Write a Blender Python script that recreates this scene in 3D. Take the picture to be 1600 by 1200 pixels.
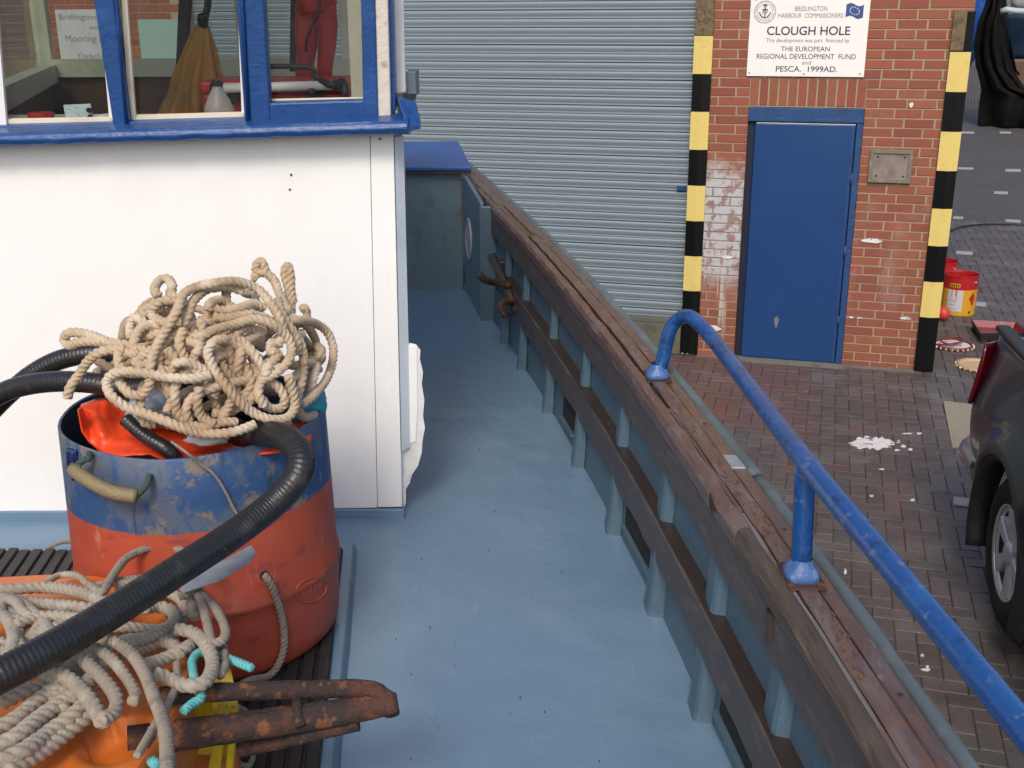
import bpy, math, random
import numpy as np
from mathutils import Vector, Matrix, noise as mnoise
random.seed(7); rng = np.random.default_rng(7)
for o in list(bpy.data.objects): bpy.data.objects.remove(o, do_unlink=True)
SC = bpy.context.scene
COL = SC.collection
R = math.radians

# ------------------------------------------------------------------ camera
FPX = 1750.0; PITCH = R(18.6); ROLL = R(-0.31)
CAM = np.array([0.0, 0.0, 1.45])
_F = np.array([0, math.cos(PITCH), -math.sin(PITCH)]); _r = np.array([1.0, 0, 0]); _u = np.cross(_r, _F)
_R = math.cos(ROLL)*_r + math.sin(ROLL)*_u; _U = -math.sin(ROLL)*_r + math.cos(ROLL)*_u
cam = bpy.data.cameras.new('camera'); co = bpy.data.objects.new('camera', cam); COL.objects.link(co)
cam.sensor_fit = 'HORIZONTAL'; cam.sensor_width = 36; cam.lens = 36*FPX/1600; cam.clip_start = 0.02; cam.clip_end = 600
mw = Matrix.Identity(4)
for i in range(3):
    mw[i][0] = _R[i]; mw[i][1] = _U[i]; mw[i][2] = -_F[i]; mw[i][3] = CAM[i]
co.matrix_world = mw
SC.camera = co

# ------------------------------------------------------------------ light
SUN_EL, SUN_AZ = 44, 190          # azimuth from +Y clockwise: behind the viewer, to the left
world = bpy.data.worlds.new('World'); SC.world = world; world.use_nodes = True
wn = world.node_tree.nodes; wl = world.node_tree.links
sky = wn.new('ShaderNodeTexSky'); sky.sky_type = 'NISHITA'; sky.sun_disc = False
sky.sun_elevation = R(SUN_EL); sky.sun_rotation = R(SUN_AZ); sky.dust_density = 3.0; sky.air_density = 1.0; sky.ozone_density = 1.0
bg = wn['Background']; bg.inputs['Strength'].default_value = 0.14
wl.new(sky.outputs[0], bg.inputs['Color'])
sd = bpy.data.lights.new('sun', 'SUN'); sd.energy = 1.5; sd.angle = R(15); sd.color = (1.0, 0.93, 0.84)
so = bpy.data.objects.new('sun', sd); COL.objects.link(so)
sdir = Vector((math.sin(R(SUN_AZ))*math.cos(R(SUN_EL)), math.cos(R(SUN_AZ))*math.cos(R(SUN_EL)), math.sin(R(SUN_EL))))
so.rotation_euler = sdir.to_track_quat('Z', 'Y').to_euler()
vs = SC.view_settings; vs.view_transform = 'Standard'; vs.look = 'None'; vs.gamma = 1; vs.use_curve_mapping = False
vs.exposure = 0.34

# ------------------------------------------------------------------ measuring helpers (photo coordinates 1600x1200 -> real positions)
def ray(x, y): return _F + _R*(x-800)/FPX - _U*(y-600)/FPX
def onZ(x, y, z): d = ray(x, y); return CAM + d*(z-CAM[2])/d[2]
def onY(x, y, Y): d = ray(x, y); return CAM + d*(Y/d[1])
YAW = 0.2739; WN = np.array([math.sin(YAW), math.cos(YAW), 0.0]); WT = np.array([math.cos(YAW), -math.sin(YAW), 0.0]); WD = 9.596
GZ = -1.48
def onW(x, y, off=0.0):
    d = ray(x, y); p = CAM + d*((WD-off)/(WN@d)); return float(p@WT), float(p[2])
def wp(u, z, off=0.0): return WT*u + WN*(WD-off) + np.array([0, 0, z])
def proj(p):
    q = np.array(p, float)-CAM; D = q@_F
    return 800+FPX*(q@_R)/D, 600-FPX*(q@_U)/D, D

# ------------------------------------------------------------------ materials
class NT:
    def __init__(s, m): s.n = m.node_tree.nodes; s.l = m.node_tree.links
    def new(s, t, **k):
        n = s.n.new(t)
        for a, b in k.items(): setattr(n, a, b)
        return n
    def put(s, sock, v):
        if hasattr(v, 'is_output') or isinstance(v, bpy.types.NodeSocket): s.l.new(v, sock)
        else: sock.default_value = v
    def math(s, op, a, b=0.0, c=0.0, clamp=False):
        n = s.new('ShaderNodeMath', operation=op, use_clamp=clamp)
        s.put(n.inputs[0], a); s.put(n.inputs[1], b); s.put(n.inputs[2], c); return n.outputs[0]
    def step(s, v, lo, hi):
        n = s.new('ShaderNodeMapRange', interpolation_type='SMOOTHSTEP'); s.put(n.inputs['Value'], v)
        n.inputs['From Min'].default_value = lo; n.inputs['From Max'].default_value = hi; return n.outputs[0]
    def mix(s, f, a, b):
        n = s.new('ShaderNodeMix', data_type='RGBA'); s.put(n.inputs[0], f); s.put(n.inputs[6], a); s.put(n.inputs[7], b); return n.outputs[2]
    def pos(s): return s.new('ShaderNodeNewGeometry').outputs['Position']
    def noise(s, scale, detail=4, stretch=(1, 1, 1), rough=.55, off=0.0, vec=None):
        mp = s.new('ShaderNodeMapping'); s.l.new(vec or s.pos(), mp.inputs[0]); mp.inputs['Scale'].default_value = stretch
        mp.inputs['Location'].default_value = (off, off*1.7, off*.6)
        n = s.new('ShaderNodeTexNoise'); n.inputs['Scale'].default_value = scale; n.inputs['Detail'].default_value = detail
        n.inputs['Roughness'].default_value = rough; s.l.new(mp.outputs[0], n.inputs['Vector']); return n.outputs['Fac']
    def dot(s, v):
        n = s.new('ShaderNodeVectorMath', operation='DOT_PRODUCT'); s.l.new(s.pos(), n.inputs[0]); n.inputs[1].default_value = tuple(v); return n.outputs['Value']
    def window(s, v, a, b, soft):
        return s.math('MULTIPLY', s.step(v, a-soft, a+soft), s.math('SUBTRACT', 1.0, s.step(v, b-soft, b+soft)))
def c4(c): return (c[0], c[1], c[2], 1.0)
def hexc(h):
    v = [int(h[i:i+2], 16)/255 for i in (0, 2, 4)]
    return tuple(x/12.92 if x <= .04045 else ((x+.055)/1.055)**2.4 for x in v)
_off = [0.0]
def mat(name, base, rough=.6, layers=(), bump=None, metal=0.0, spec=.5, rnd=0.0, extra=None, coat=0.0, sheen=0.0):
    """layers: (colour, scale, lo, hi, opacity[, stretch[, detail[, rough]]]) noise-masked stains over the base"""
    m = bpy.data.materials.new(name); m.use_nodes = True; t = NT(m)
    b = t.n['Principled BSDF']; b.inputs['Metallic'].default_value = metal
    b.inputs['Specular IOR Level'].default_value = spec; b.inputs['Coat Weight'].default_value = coat
    b.inputs['Sheen Weight'].default_value = sheen
    col = c4(base); rg = rough
    if rnd:
        oi = t.new('ShaderNodeObjectInfo').outputs['Random']; ri = t.new('ShaderNodeNewGeometry').outputs['Random Per Island']
        r = t.math('FRACT', t.math('ADD', oi, ri))
        k = t.math('MULTIPLY_ADD', r, 2*rnd, 1-rnd)
        h = t.new('ShaderNodeHueSaturation'); h.inputs['Color'].default_value = c4(base); t.put(h.inputs['Value'], k)
        t.put(h.inputs['Hue'], t.math('MULTIPLY_ADD', t.math('FRACT', t.math('MULTIPLY', r, 7.13)), .02, .49))
        col = h.outputs[0]
    for L in layers:
        c, sc, lo, hi, op = L[:5]; st = L[5] if len(L) > 5 and L[5] else (1, 1, 1); dt = L[6] if len(L) > 6 else 5; rr = L[7] if len(L) > 7 else None
        _off[0] += 3.17
        f = t.math('MULTIPLY', t.step(t.noise(sc, dt, st, .6, _off[0]), lo, hi), op)
        col = t.mix(f, col, c4(c))
        if rr is not None:
            n = t.new('ShaderNodeMix'); t.put(n.inputs[0], f); t.put(n.inputs[2], rg); t.put(n.inputs[3], rr); rg = n.outputs[0]
    if extra:
        out = extra(t, col, rg)
        col, rg = out
    t.put(b.inputs['Base Color'], col); t.put(b.inputs['Roughness'], rg)
    if bump:
        prev = None
        bl = bump if isinstance(bump[0], (tuple, list)) else [bump]
        for (st, sc, dt, *rest) in bl:
            bn = t.new('ShaderNodeBump'); bn.inputs['Strength'].default_value = st; bn.inputs['Distance'].default_value = rest[0] if rest else .004
            t.put(bn.inputs['Height'], t.noise(sc, dt, rest[1] if len(rest) > 1 else (1, 1, 1)))
            if prev: t.l.new(prev, bn.inputs['Normal'])
            prev = bn.outputs[0]
        t.l.new(prev, b.inputs['Normal'])
    return m
def glass(name, tint=(1, 1, 1), dirt=.1):
    m = bpy.data.materials.new(name); m.use_nodes = True; t = NT(m); t.n.remove(t.n['Principled BSDF'])
    tr = t.new('ShaderNodeBsdfTransparent'); tr.inputs[0].default_value = c4(tint)
    gl = t.new('ShaderNodeBsdfGlossy'); gl.inputs['Roughness'].default_value = .03
    fr = t.new('ShaderNodeFresnel'); fr.inputs[0].default_value = 1.5
    mx = t.new('ShaderNodeMixShader'); t.put(mx.inputs[0], t.math('MULTIPLY', fr.outputs[0], .35)); t.l.new(tr.outputs[0], mx.inputs[1]); t.l.new(gl.outputs[0], mx.inputs[2])
    df = t.new('ShaderNodeBsdfDiffuse'); df.inputs[0].default_value = (.75, .75, .72, 1)
    sp = t.step(t.noise(90, 3), .68, .8); sm = t.step(t.noise(7, 5), .35, .8)
    d = t.math('ADD', t.math('MULTIPLY', sm, dirt), t.math('MULTIPLY', sp, .25), clamp=True)
    m2 = t.new('ShaderNodeMixShader'); t.put(m2.inputs[0], d); t.l.new(mx.outputs[0], m2.inputs[1]); t.l.new(df.outputs[0], m2.inputs[2])
    t.l.new(m2.outputs[0], t.n['Material Output'].inputs[0]); return m

# ------------------------------------------------------------------ mesh helpers
class MB:
    def __init__(s): s.v = []; s.f = []; s.mi = []
    def add(s, vs, fs, mi=0):
        o = len(s.v); s.v += [tuple(float(c) for c in p) for p in vs]; s.f += [tuple(i+o for i in q) for q in fs]; s.mi += [mi]*len(fs); return s
    def box(s, lo, hi, mi=0):
        x0, y0, z0 = lo; x1, y1, z1 = hi
        return s.add([(x0,y0,z0),(x1,y0,z0),(x1,y1,z0),(x0,y1,z0),(x0,y0,z1),(x1,y0,z1),(x1,y1,z1),(x0,y1,z1)],
                     [(0,3,2,1),(4,5,6,7),(0,1,5,4),(1,2,6,5),(2,3,7,6),(3,0,4,7)], mi)
    def hexa(s, p, mi=0):      # 8 points: bottom ring 0-3, top ring 4-7
        return s.add(p, [(0,3,2,1),(4,5,6,7),(0,1,5,4),(1,2,6,5),(2,3,7,6),(3,0,4,7)], mi)
    def prism(s, poly, off, mi=0):   # polygon (3D points) extruded along vector
        n = len(poly); a = [np.array(p, float) for p in poly]; b = [p+np.array(off, float) for p in a]
        return s.add(a+b, [tuple(range(n))[::-1], tuple(range(n, 2*n))]+[(i, (i+1) % n, n+(i+1) % n, n+i) for i in range(n)], mi)
    def tube(s, pts, r, n=10, cap=True, mi=0, prof=None):
        P = [np.array(p, float) for p in pts]; m = len(P)
        T = [P[min(i+1, m-1)]-P[max(i-1, 0)] for i in range(m)]; T = [t/(np.linalg.norm(t)+1e-12) for t in T]
        a = np.cross(T[0], [0, 0, 1.0]);
        if np.linalg.norm(a) < .05: a = np.cross(T[0], [0, 1.0, 0])
        a /= np.linalg.norm(a); V = []
        acc = 0.0
        for i in range(m):
            a = a - T[i]*(a@T[i]); a /= np.linalg.norm(a)+1e-12; b = np.cross(T[i], a)
            if i: acc += np.linalg.norm(P[i]-P[i-1])
            ri = r[i] if hasattr(r, '__len__') else r
            for k in range(n):
                th = 2*math.pi*k/n; q = ri*(prof(th, acc) if prof else 1.0)
                V.append(P[i]+q*(math.cos(th)*a+math.sin(th)*b))
        Fc = [(i*n+k, i*n+(k+1) % n, (i+1)*n+(k+1) % n, (i+1)*n+k) for i in range(m-1) for k in range(n)]
        if cap: Fc += [tuple(range(n))[::-1], tuple((m-1)*n+k for k in range(n))]
        return s.add(V, Fc, mi)
    def lathe(s, prof, c, n=32, mi=0, fn=None):   # prof: (radius, z)
        V = []
        for (r, z) in prof:
            for k in range(n):
                th = 2*math.pi*k/n; rr, zz = (fn(r, z, th) if fn else (r, z))
                V.append((c[0]+rr*math.cos(th), c[1]+rr*math.sin(th), c[2]+zz))
        m = len(prof)
        return s.add(V, [(i*n+k, i*n+(k+1) % n, (i+1)*n+(k+1) % n, (i+1)*n+k) for i in range(m-1) for k in range(n)], mi)
    def grid(s, fn, nu, nv, mi=0):
        V = [fn(i/(nu), j/(nv)) for j in range(nv+1) for i in range(nu+1)]; w = nu+1
        return s.add(V, [(j*w+i, j*w+i+1, (j+1)*w+i+1, (j+1)*w+i) for j in range(nv) for i in range(nu)], mi)
    def mesh(s, name):
        me = bpy.data.meshes.new(name); me.from_pydata(s.v, [], s.f); me.update(); return me
    def build(s, name, m, parent=None, smooth=False, bevel=0.0, solid=0.0, seg=2, sub=0):
        me = s.mesh(name)
        for x in (m if isinstance(m, (list, tuple)) else [m]): me.materials.append(x)
        if any(s.mi): me.polygons.foreach_set('material_index', s.mi)
        if smooth: me.polygons.foreach_set('use_smooth', [True]*len(me.polygons))
        o = bpy.data.objects.new(name, me); COL.objects.link(o)
        if parent: setpar(o, parent)
        if solid:
            md = o.modifiers.new('solid', 'SOLIDIFY'); md.thickness = solid; md.offset = 0
        if sub:
            md = o.modifiers.new('sub', 'SUBSURF'); md.levels = sub; md.render_levels = sub
        if bevel:
            md = o.modifiers.new('bevel', 'BEVEL'); md.width = bevel; md.segments = seg; md.limit_method = 'ANGLE'; md.angle_limit = R(40)
            md.harden_normals = False
        return o
_inv = {}
def setpar(o, p):
    if p.name not in _inv:
        bpy.context.view_layer.update(); _inv[p.name] = p.matrix_world.inverted()
    o.parent = p; o.matrix_parent_inverse = _inv[p.name]
def tag(o, label, cat, group=None, kind=None):
    if label: o['label'] = label
    if cat: o['category'] = cat
    if group: o['group'] = group
    if kind: o['kind'] = kind
    return o
def thing(name, loc, label, cat, group=None):
    o = bpy.data.objects.new(name, None); o.empty_display_size = .1; COL.objects.link(o)
    o.location = tuple(float(c) for c in loc); bpy.context.view_layer.update(); return tag(o, label, cat, group)
def struct(o): o['kind'] = 'structure'; return o
def smooth_path(pts, step=.01):
    P = [np.array(p, float) for p in pts]
    if len(P) < 3:
        P = [P[0], (P[0]+P[-1])/2, P[-1]]
    Q = [2*P[0]-P[1]]+P+[2*P[-1]-P[-2]]; out = []
    for i in range(1, len(Q)-2):
        p0, p1, p2, p3 = Q[i-1:i+3]
        for t in np.linspace(0, 1, 24, endpoint=False):
            out.append(.5*((2*p1)+(-p0+p2)*t+(2*p0-5*p1+4*p2-p3)*t*t+(-p0+3*p1-3*p2+p3)*t**3))
    out.append(P[-1]); out = np.array(out)
    d = np.r_[0, np.cumsum(np.linalg.norm(np.diff(out, axis=0), axis=1))]; n = max(3, int(d[-1]/step)+1)
    s = np.linspace(0, d[-1], n)
    return np.c_[np.interp(s, d, out[:, 0]), np.interp(s, d, out[:, 1]), np.interp(s, d, out[:, 2])]
def n3(x, y, z, s=1.0): return mnoise.noise(Vector((x*s, y*s, z*s)))
def rope(mb, pts, dia, pitch=2.0, step=None, n=18, mi=0):
    path = smooth_path(pts, step or dia*.095); ph = random.random()*6
    R0 = dia/2
    def prof(th, acc):
        x = 1.5*(th-ph-2*math.pi*acc/(pitch*dia))
        return .66+.40*abs(math.cos(x))**.6
    rr = [R0*(1+.05*n3(p[0], p[1], p[2], 30)) for p in path]
    rr[0] *= .6; rr[-1] *= .6
    mb.tube(path, rr, n, True, mi, prof)
    for i in range(2, len(path)-2):
        if random.random() < .16:
            v = np.array([random.gauss(0, 1) for _ in range(3)]); t = path[i+1]-path[i-1]; v -= t*(v@t)/(t@t); v /= np.linalg.norm(v)+1e-9
            t = t/np.linalg.norm(t); b = path[i]+v*R0*.85; w = np.cross(t, v)*.0004; q = b+v*random.uniform(.002, .007)+t*random.uniform(-.012, .012)
            mb.add([b-w, b+w, q], [(0, 1, 2)], mi)
def hose_mesh(mb, pts, dia, pitch=.0085, depth=.02, n=20):
    path = smooth_path(pts, .0021)
    mb.tube(path, dia/2, n, True, 0, lambda th, a: 1+depth*math.sin(2*math.pi*a/pitch+th))
def text_obj(name, s, p_left, p_right, base_z, m, parent, off, spacing=1.0, size_h=None, bold=0.0, shear=0.0):
    """flat lettering on the building wall between two wall coordinates (u), base line z"""
    cu = bpy.data.curves.new('txt', 'FONT'); cu.body = s; cu.size = 1.0; cu.space_character = spacing; cu.offset = bold; cu.shear = shear
    tmp = bpy.data.objects.new('txt', cu); COL.objects.link(tmp); bpy.context.view_layer.update()
    dg = bpy.context.evaluated_depsgraph_get(); me = bpy.data.meshes.new_from_object(tmp.evaluated_get(dg))
    bpy.data.objects.remove(tmp); bpy.data.curves.remove(cu)
    xs = [v.co.x for v in me.vertices]; x0, x1 = min(xs), max(xs); ys = [v.co.y for v in me.vertices]
    cap = .69; sx = (p_right-p_left)/(x1-x0); sy = (size_h/cap) if size_h else sx
    for v in me.vertices:
        q = wp(p_left+(v.co.x-x0)*sx, base_z+v.co.y*sy, off); v.co = q
    me.materials.append(m); o = bpy.data.objects.new(name, me); COL.objects.link(o)
    if parent: setpar(o, parent)
    return o

# ================================================================== SETTING: water, quay
PT, PN = tuple(WT), tuple(WN)
M_water = mat('harbour_water', (.012, .025, .028), .08, bump=(.6, 6, 3, .05))
M_kerb = mat('quay_concrete', (.16, .15, .13), .85, [((.06, .06, .05), 6, .45, .7, .7)], bump=(.5, 60, 5))
def paver_extra(t, col, rg):
    u = t.dot(PT); w = t.math('SUBTRACT', WD, t.dot(PN))
    nz = t.math('MULTIPLY_ADD', t.noise(3.5, 4), .5, -.25)
    # red pavers laid in front of the door; grey ones everywhere else
    red = t.math('MULTIPLY', t.window(t.math('ADD', u, nz), -1.25, .02, .12), t.window(t.math('ADD', w, nz), -1, 1.75, .25))
    h = t.new('ShaderNodeSeparateColor'); t.l.new(col, h.inputs[0])
    col = t.mix(t.math('MULTIPLY', red, .8), col, t.mix(t.math('MULTIPLY', h.outputs[0], 3.0, clamp=True), c4((.10, .056, .048)), c4((.185, .098, .08))))
    # spilt red-brown paint
    rp = t.math('MULTIPLY', t.step(t.noise(2.6, 5, off=4.4), .56, .72), t.window(t.math('ADD', w, nz), .9, 3.4, .3))
    col = t.mix(t.math('MULTIPLY', rp, .4), col, c4((.2, .05, .04)))
    # white drips
    dr = t.step(t.noise(24, 3, off=9.2), .725, .745)
    gate = t.step(t.noise(1.3, 2, off=2.2), .42, .6)
    dr = t.math('MULTIPLY', dr, gate)
    col = t.mix(t.math('MULTIPLY', dr, .8), col, c4((.62, .6, .58)))
    gl = t.step(t.noise(2.2, 4, off=7.7), .5, .72)
    col = t.mix(t.math('MULTIPLY', gl, .3), col, c4((.19, .2, .19)))
    return col, t.math('MULTIPLY_ADD', t.noise(3, 3, off=1.1), -.35, .72)
M_paver = mat('paver_block', (.096, .076, .072), .6, [((.05, .044, .042), 3.5, .48, .68, .6), ((.05, .045, .043), 14, .5, .7, .5), ((.16, .13, .12), 30, .55, .75, .45)], bump=(.35, 90, 5), rnd=.2, extra=paver_extra)
def far_extra(t, col, rg):
    br = t.new('ShaderNodeTexBrick'); br.inputs['Scale'].default_value = 5.0; br.inputs['Mortar Size'].default_value = .03
    mp = t.new('ShaderNodeMapping'); t.l.new(t.pos(), mp.inputs[0]); mp.inputs['Rotation'].default_value = (0, 0, YAW)
    t.l.new(mp.outputs[0], br.inputs['Vector']); br.inputs['Color1'].default_value = c4((.075, .068, .066)); br.inputs['Color2'].default_value = c4((.105, .094, .09)); br.inputs['Mortar'].default_value = c4((.045, .042, .04))
    m = t.step(t.noise(1.2, 5, off=3.3), .4, .7)
    return t.mix(t.math('MULTIPLY', m, .45), br.outputs[0], c4((.055, .05, .05))), .75
M_quay = mat('quay_ground', (.06, .055, .053), .75, extra=far_extra, bump=(.4, 40, 5))
M_joint = mat('joint_sand', (.088, .074, .064), .95, [((.05, .06, .03), 5, .55, .75, .6)])

wb = MB(); wb.add([(-80, -80, -2.75), (60, -80, -2.75), (60, 60, -2.75), (-80, 60, -2.75)], [(0, 1, 2, 3)])
struct(wb.build('water', M_water))
# quay edge runs along the boat's side
def quay_pt(u, w, z): return WT*u + WN*(WD-w) + np.array([0, 0, z])
qa, qb = np.array([1.55, -12.0]), np.array([1.55, 1.2])
edge = [np.array([2.6, -14.0]), np.array([1.55, 1.2]), np.array([-.05, 6.4]), np.array([-3.4, 12.5])]
far = [np.array([-60.0, 90.0]), np.array([150.0, 150.0]), np.array([150.0, -14.0])]
poly = [np.array([p[0], p[1], GZ-.016]) for p in edge[:3]] + [np.array([-30.0, 14.6, GZ-.016])] + [np.array([p[0], p[1], GZ-.016]) for p in far]
qm = MB(); n = len(poly)
low = [p-np.array([0, 0, 2.4]) for p in poly]
qm.add(poly+low, [tuple(range(n))]+[(i, n+i, n+(i+1) % n, (i+1) % n) for i in range(n)])
quay = struct(qm.build('quay_ground', [M_quay]))
# bedding sheet under the block paving (joint sand shows between the blocks)
U0, U1, W0, W1 = -2.4, 6.6, -7.5, 6.4
def ground_sheet(name, u0, u1, w0, w1, z, m, parent=None):
    b = MB(); b.add([quay_pt(u0, w0, z), quay_pt(u1, w0, z), quay_pt(u1, w1, z), quay_pt(u0, w1, z)], [(0, 3, 2, 1)]); return b.build(name, m, parent)
pav = struct(ground_sheet('block_paving', U0, U1, W0, W1, GZ-.012, M_joint))
# herringbone blocks 200 x 100
pmesh = MB(); g = .0022
def blk(mb, lx, ly, cx=0, cy=0, ang=0.0, z=0.0):
    hx, hy = lx/2-g, ly/2-g; e = .004; ca, sa = math.cos(ang), math.sin(ang)
    def q(x, y, zz): return (cx+ca*x-sa*y, cy+sa*x+ca*y, zz+z)
    V = [q(-hx,-hy,-.02), q(hx,-hy,-.02), q(hx,hy,-.02), q(-hx,hy,-.02), q(-hx,-hy,-e*.8), q(hx,-hy,-e*.8), q(hx,hy,-e*.8), q(-hx,hy,-e*.8),
         q(-hx+e,-hy+e,0), q(hx-e,-hy+e,0), q(hx-e,hy-e,0), q(-hx+e,hy-e,0)]
    mb.add(V, [(0,1,5,4),(1,2,6,5),(2,3,7,6),(3,0,4,7),(4,5,9,8),(5,6,10,9),(6,7,11,10),(7,4,8,11),(8,9,10,11)])
blk(pmesh, .2, .1); PM = pmesh.mesh('paver'); PM.materials.append(M_paver)
blocks = []
s_ = .1
for i in range(-100, 120):
    for j in range(-100, 120):
        # 90-degree herringbone on a 0.1 m lattice
        k = (i - j) % 4
        if k == 0: cx, cy, ang = (i+1)*s_, (j+.5)*s_, 0.0
        elif k == 3: cx, cy, ang = (i+.5)*s_, (j+1)*s_, math.pi/2
        else: continue
        u, w = cx+1.0, cy
        if U0 < u < U1 and W0 < w < W1 and not (w < -.05 and u < 1.15): blocks.append((u, w, ang))
cand = []
for b in blocks:
    p = quay_pt(b[0], b[1], GZ); x, y, D = proj(p); ok = False
    if D > 0 and 0 < x < 1600 and 0 < y < 1200:
        lim = np.interp(y, [232, 324, 432, 492, 640, 728, 880, 975, 1195], [744, 840, 940, 995, 1123, 1187, 1290, 1378, 1520])
        hid_truck = x > np.interp(y, [500, 640, 700, 800, 980], [1565, 1520, 1535, 1535, 1545]) and 500 < y
        rail = abs(x-np.interp(y, [500, 725, 1140], [1090, 1258, 1600])) < 16
        if x > lim+8 and not hid_truck and not rail and b[1] > .02: ok = True
    cand.append((D if ok else 1e9, b))
cand.sort(key=lambda q: q[0])
rest = MB()
for k, (D, (u, w, a)) in enumerate(cand):
    dz = random.uniform(-.003, .002)
    if k < 300 and D < 1e8:
        o = bpy.data.objects.new('paver', PM); COL.objects.link(o); p = quay_pt(u, w, GZ+dz)
        o.location = p; o.rotation_euler = (random.uniform(-.008, .008), random.uniform(-.008, .008), a-YAW); setpar(o, pav)
    else:
        q = quay_pt(u, w, GZ+dz); blk(rest, .2, .1, q[0], q[1], a-YAW, q[2])
ro = rest.build('paver_field', M_paver, pav); ro['kind'] = 'stuff'
# concrete patch, paint spill, dashes
M_conc = mat('concrete_patch', (.27, .235, .175), .9, [((.14, .13, .11), 14, .5, .75, .5)], bump=(.3, 120, 4))
def gpoly(name, pts, dz, m, parent=None, th=0.0):
    b = MB(); P = [onZ(x, y, GZ+dz) for x, y in pts]
    b.prism(P, (0, 0, -max(th, .003))); return b.build(name, m, parent)
struct(gpoly('concrete_patch', [(1474, 626), (1560, 636), (1580, 704), (1488, 698)], .007, M_conc, th=.02))
M_wpaint = mat('white_paint', (.72, .71, .69), .5, [((.35, .33, .31), 25, .5, .7, .6), ((.09, .075, .072), 15, .58, .61, .9), ((.3, .28, .27), 9, .55, .7, .5)])
def blob(cx, cy, rx, ry, n=22, jag=.35, seed=0):
    r2 = random.Random(seed)
    return [(cx+rx*(1+r2.uniform(-jag, jag))*math.cos(2*math.pi*k/n), cy+ry*(1+r2.uniform(-jag, jag))*math.sin(2*math.pi*k/n)) for k in range(n)]
sp = thing('paint_spill', onZ(1365, 695, GZ), 'dried white paint spill on the dark paving', 'paint spill')
gpoly('puddle', blob(1364, 692, 31, 9.5, 40, .28, 3), .0035, M_wpaint, sp)
for k, (x, y, rx, ry) in enumerate([(1404, 690, 4, 3), (1412, 697, 5, 3), (1402, 703, 5, 2), (1423, 702, 4, 3), (1396, 694, 3, 2), (1418, 677, 9, 1.2), (1436, 677, 5, 2), (1377, 733, 6, 1.5), (1426, 781, 5, 3), (1449, 1042, 3, 4), (1447, 1046, 8, 3), (1441, 1024, 4, 3), (1321, 893, 3, 6), (1362, 774, 4, 3)]):
    gpoly('splash', blob(x, y, rx*.8, ry*.7, 11, .35, k), .0035, M_wpaint, sp)
def mark_dz(x, y):
    p = onZ(x, y, GZ); return -.0115 if (WD-p@WN < W0+.2 or p@WT > U1-.2) else .0045
M_mark = mat('road_marking', (.36, .35, .34), .7, [((.15, .14, .13), 18, .5, .7, .6)])
for (x, y, w, h, s) in [(1509, 263, 24, 3, .02), (1583, 266, 24, 4, .02), (1564, 301, 22, 4, .03), (1497, 340, 16, 4, .03), (1583, 345, 24, 4, .05), (1507, 395, 26, 5, .06), (1531, 475, 20, 6, .08), (1508, 784, 36, 13, .1), (1512, 207, 20, 3, .02), (1571, 207, 18, 3, .02)]:
    m = struct(gpoly('road_marking', [(x-w/2, y-h/2-s*w/2), (x+w/2, y-h/2+s*w/2), (x+w/2, y+h/2+s*w/2), (x-w/2, y+h/2-s*w/2)], mark_dz(x, y), M_mark))

# ================================================================== BUILDING
def brick_extra(t, col, rg):
    u = t.dot(PT); z = t.dot((0, 0, 1))
    nz = t.math('MULTIPLY_ADD', t.noise(9, 4, off=5.0), .36, -.18)
    uu = t.math('ADD', u, nz); zz = t.math('ADD', z, nz)
    ov = t.math('MULTIPLY', t.window(uu, -1.1, -.63, .06), t.window(zz, -.78, .16, .13))
    ov = t.math('MULTIPLY', ov, t.math('MULTIPLY_ADD', t.step(t.noise(13, 7, off=8.0), .40, .50), .75, .25))
    col = t.mix(t.math('MULTIPLY', ov, .92), col, c4((.46, .48, .50)))
    # runs of paint below
    rn = t.math('MULTIPLY', t.step(t.noise(30, 2, (1, 1, .04), off=3.0), .53, .6), t.math('MULTIPLY', t.window(u, -.99, -.76, .02), t.window(zz, -1.25, -.45, .15)))
    col = t.mix(t.math('MULTIPLY', rn, .8), col, c4((.5, .47, .45)))
    dust = t.math('MULTIPLY', t.step(t.noise(4, 5, off=6.0), .45, .7), t.window(z, -1.0, -.1, .25))
    col = t.mix(t.math('MULTIPLY', dust, .22), col, c4((.45, .38, .37)))
    sp = t.step(t.noise(40, 2, off=11.), .745, .765)
    sp = t.math('MULTIPLY', sp, t.step(t.math('MULTIPLY', z, -1.0), -.2, .9))
    col = t.mix(t.math('MULTIPLY', sp, .75), col, c4((.6, .55, .5)))
    return col, .82
M_brick = mat('red_brick', (.255, .080, .047), .82, [((.20, .075, .055), 14, .45, .7, .55), ((.36, .13, .075), 38, .55, .8, .4)], bump=(.4, 140, 5, .003), rnd=.13, extra=brick_extra)
def mortar_extra(t, col, rg):
    u = t.dot(PT); z = t.dot((0, 0, 1)); nz = t.math('MULTIPLY_ADD', t.noise(9, 4, off=5.0), .36, -.18)
    ov = t.math('MULTIPLY', t.window(t.math('ADD', u, nz), -1.1, -.63, .06), t.window(t.math('ADD', z, nz), -.7, .05, .1))
    return t.mix(t.math('MULTIPLY', ov, .55), col, c4((.2, .2, .2))), .95
M_mortar = mat('mortar', (.34, .265, .17), .95, [((.25, .19, .12), 8, .45, .7, .6)], bump=(.5, 160, 4), extra=mortar_extra)
BZ = lambda k: 1.42-.075*k        # top mortar line of course k
bld = thing('harbour_building', wp(-2, GZ, 0), 'red brick harbour building with a wide steel roller shutter and blue door', 'building')
PL0, PL1 = -1.135, -.985          # left guard
DF0, DF1 = -.668, .245            # door frame outer
PR0, PR1 = .832, .985             # right guard
WL, WR, WTOP = -12.0, .975, 4.6
SH0, SH1 = -5.75, -1.09           # shutter opening
wall = MB()
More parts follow.
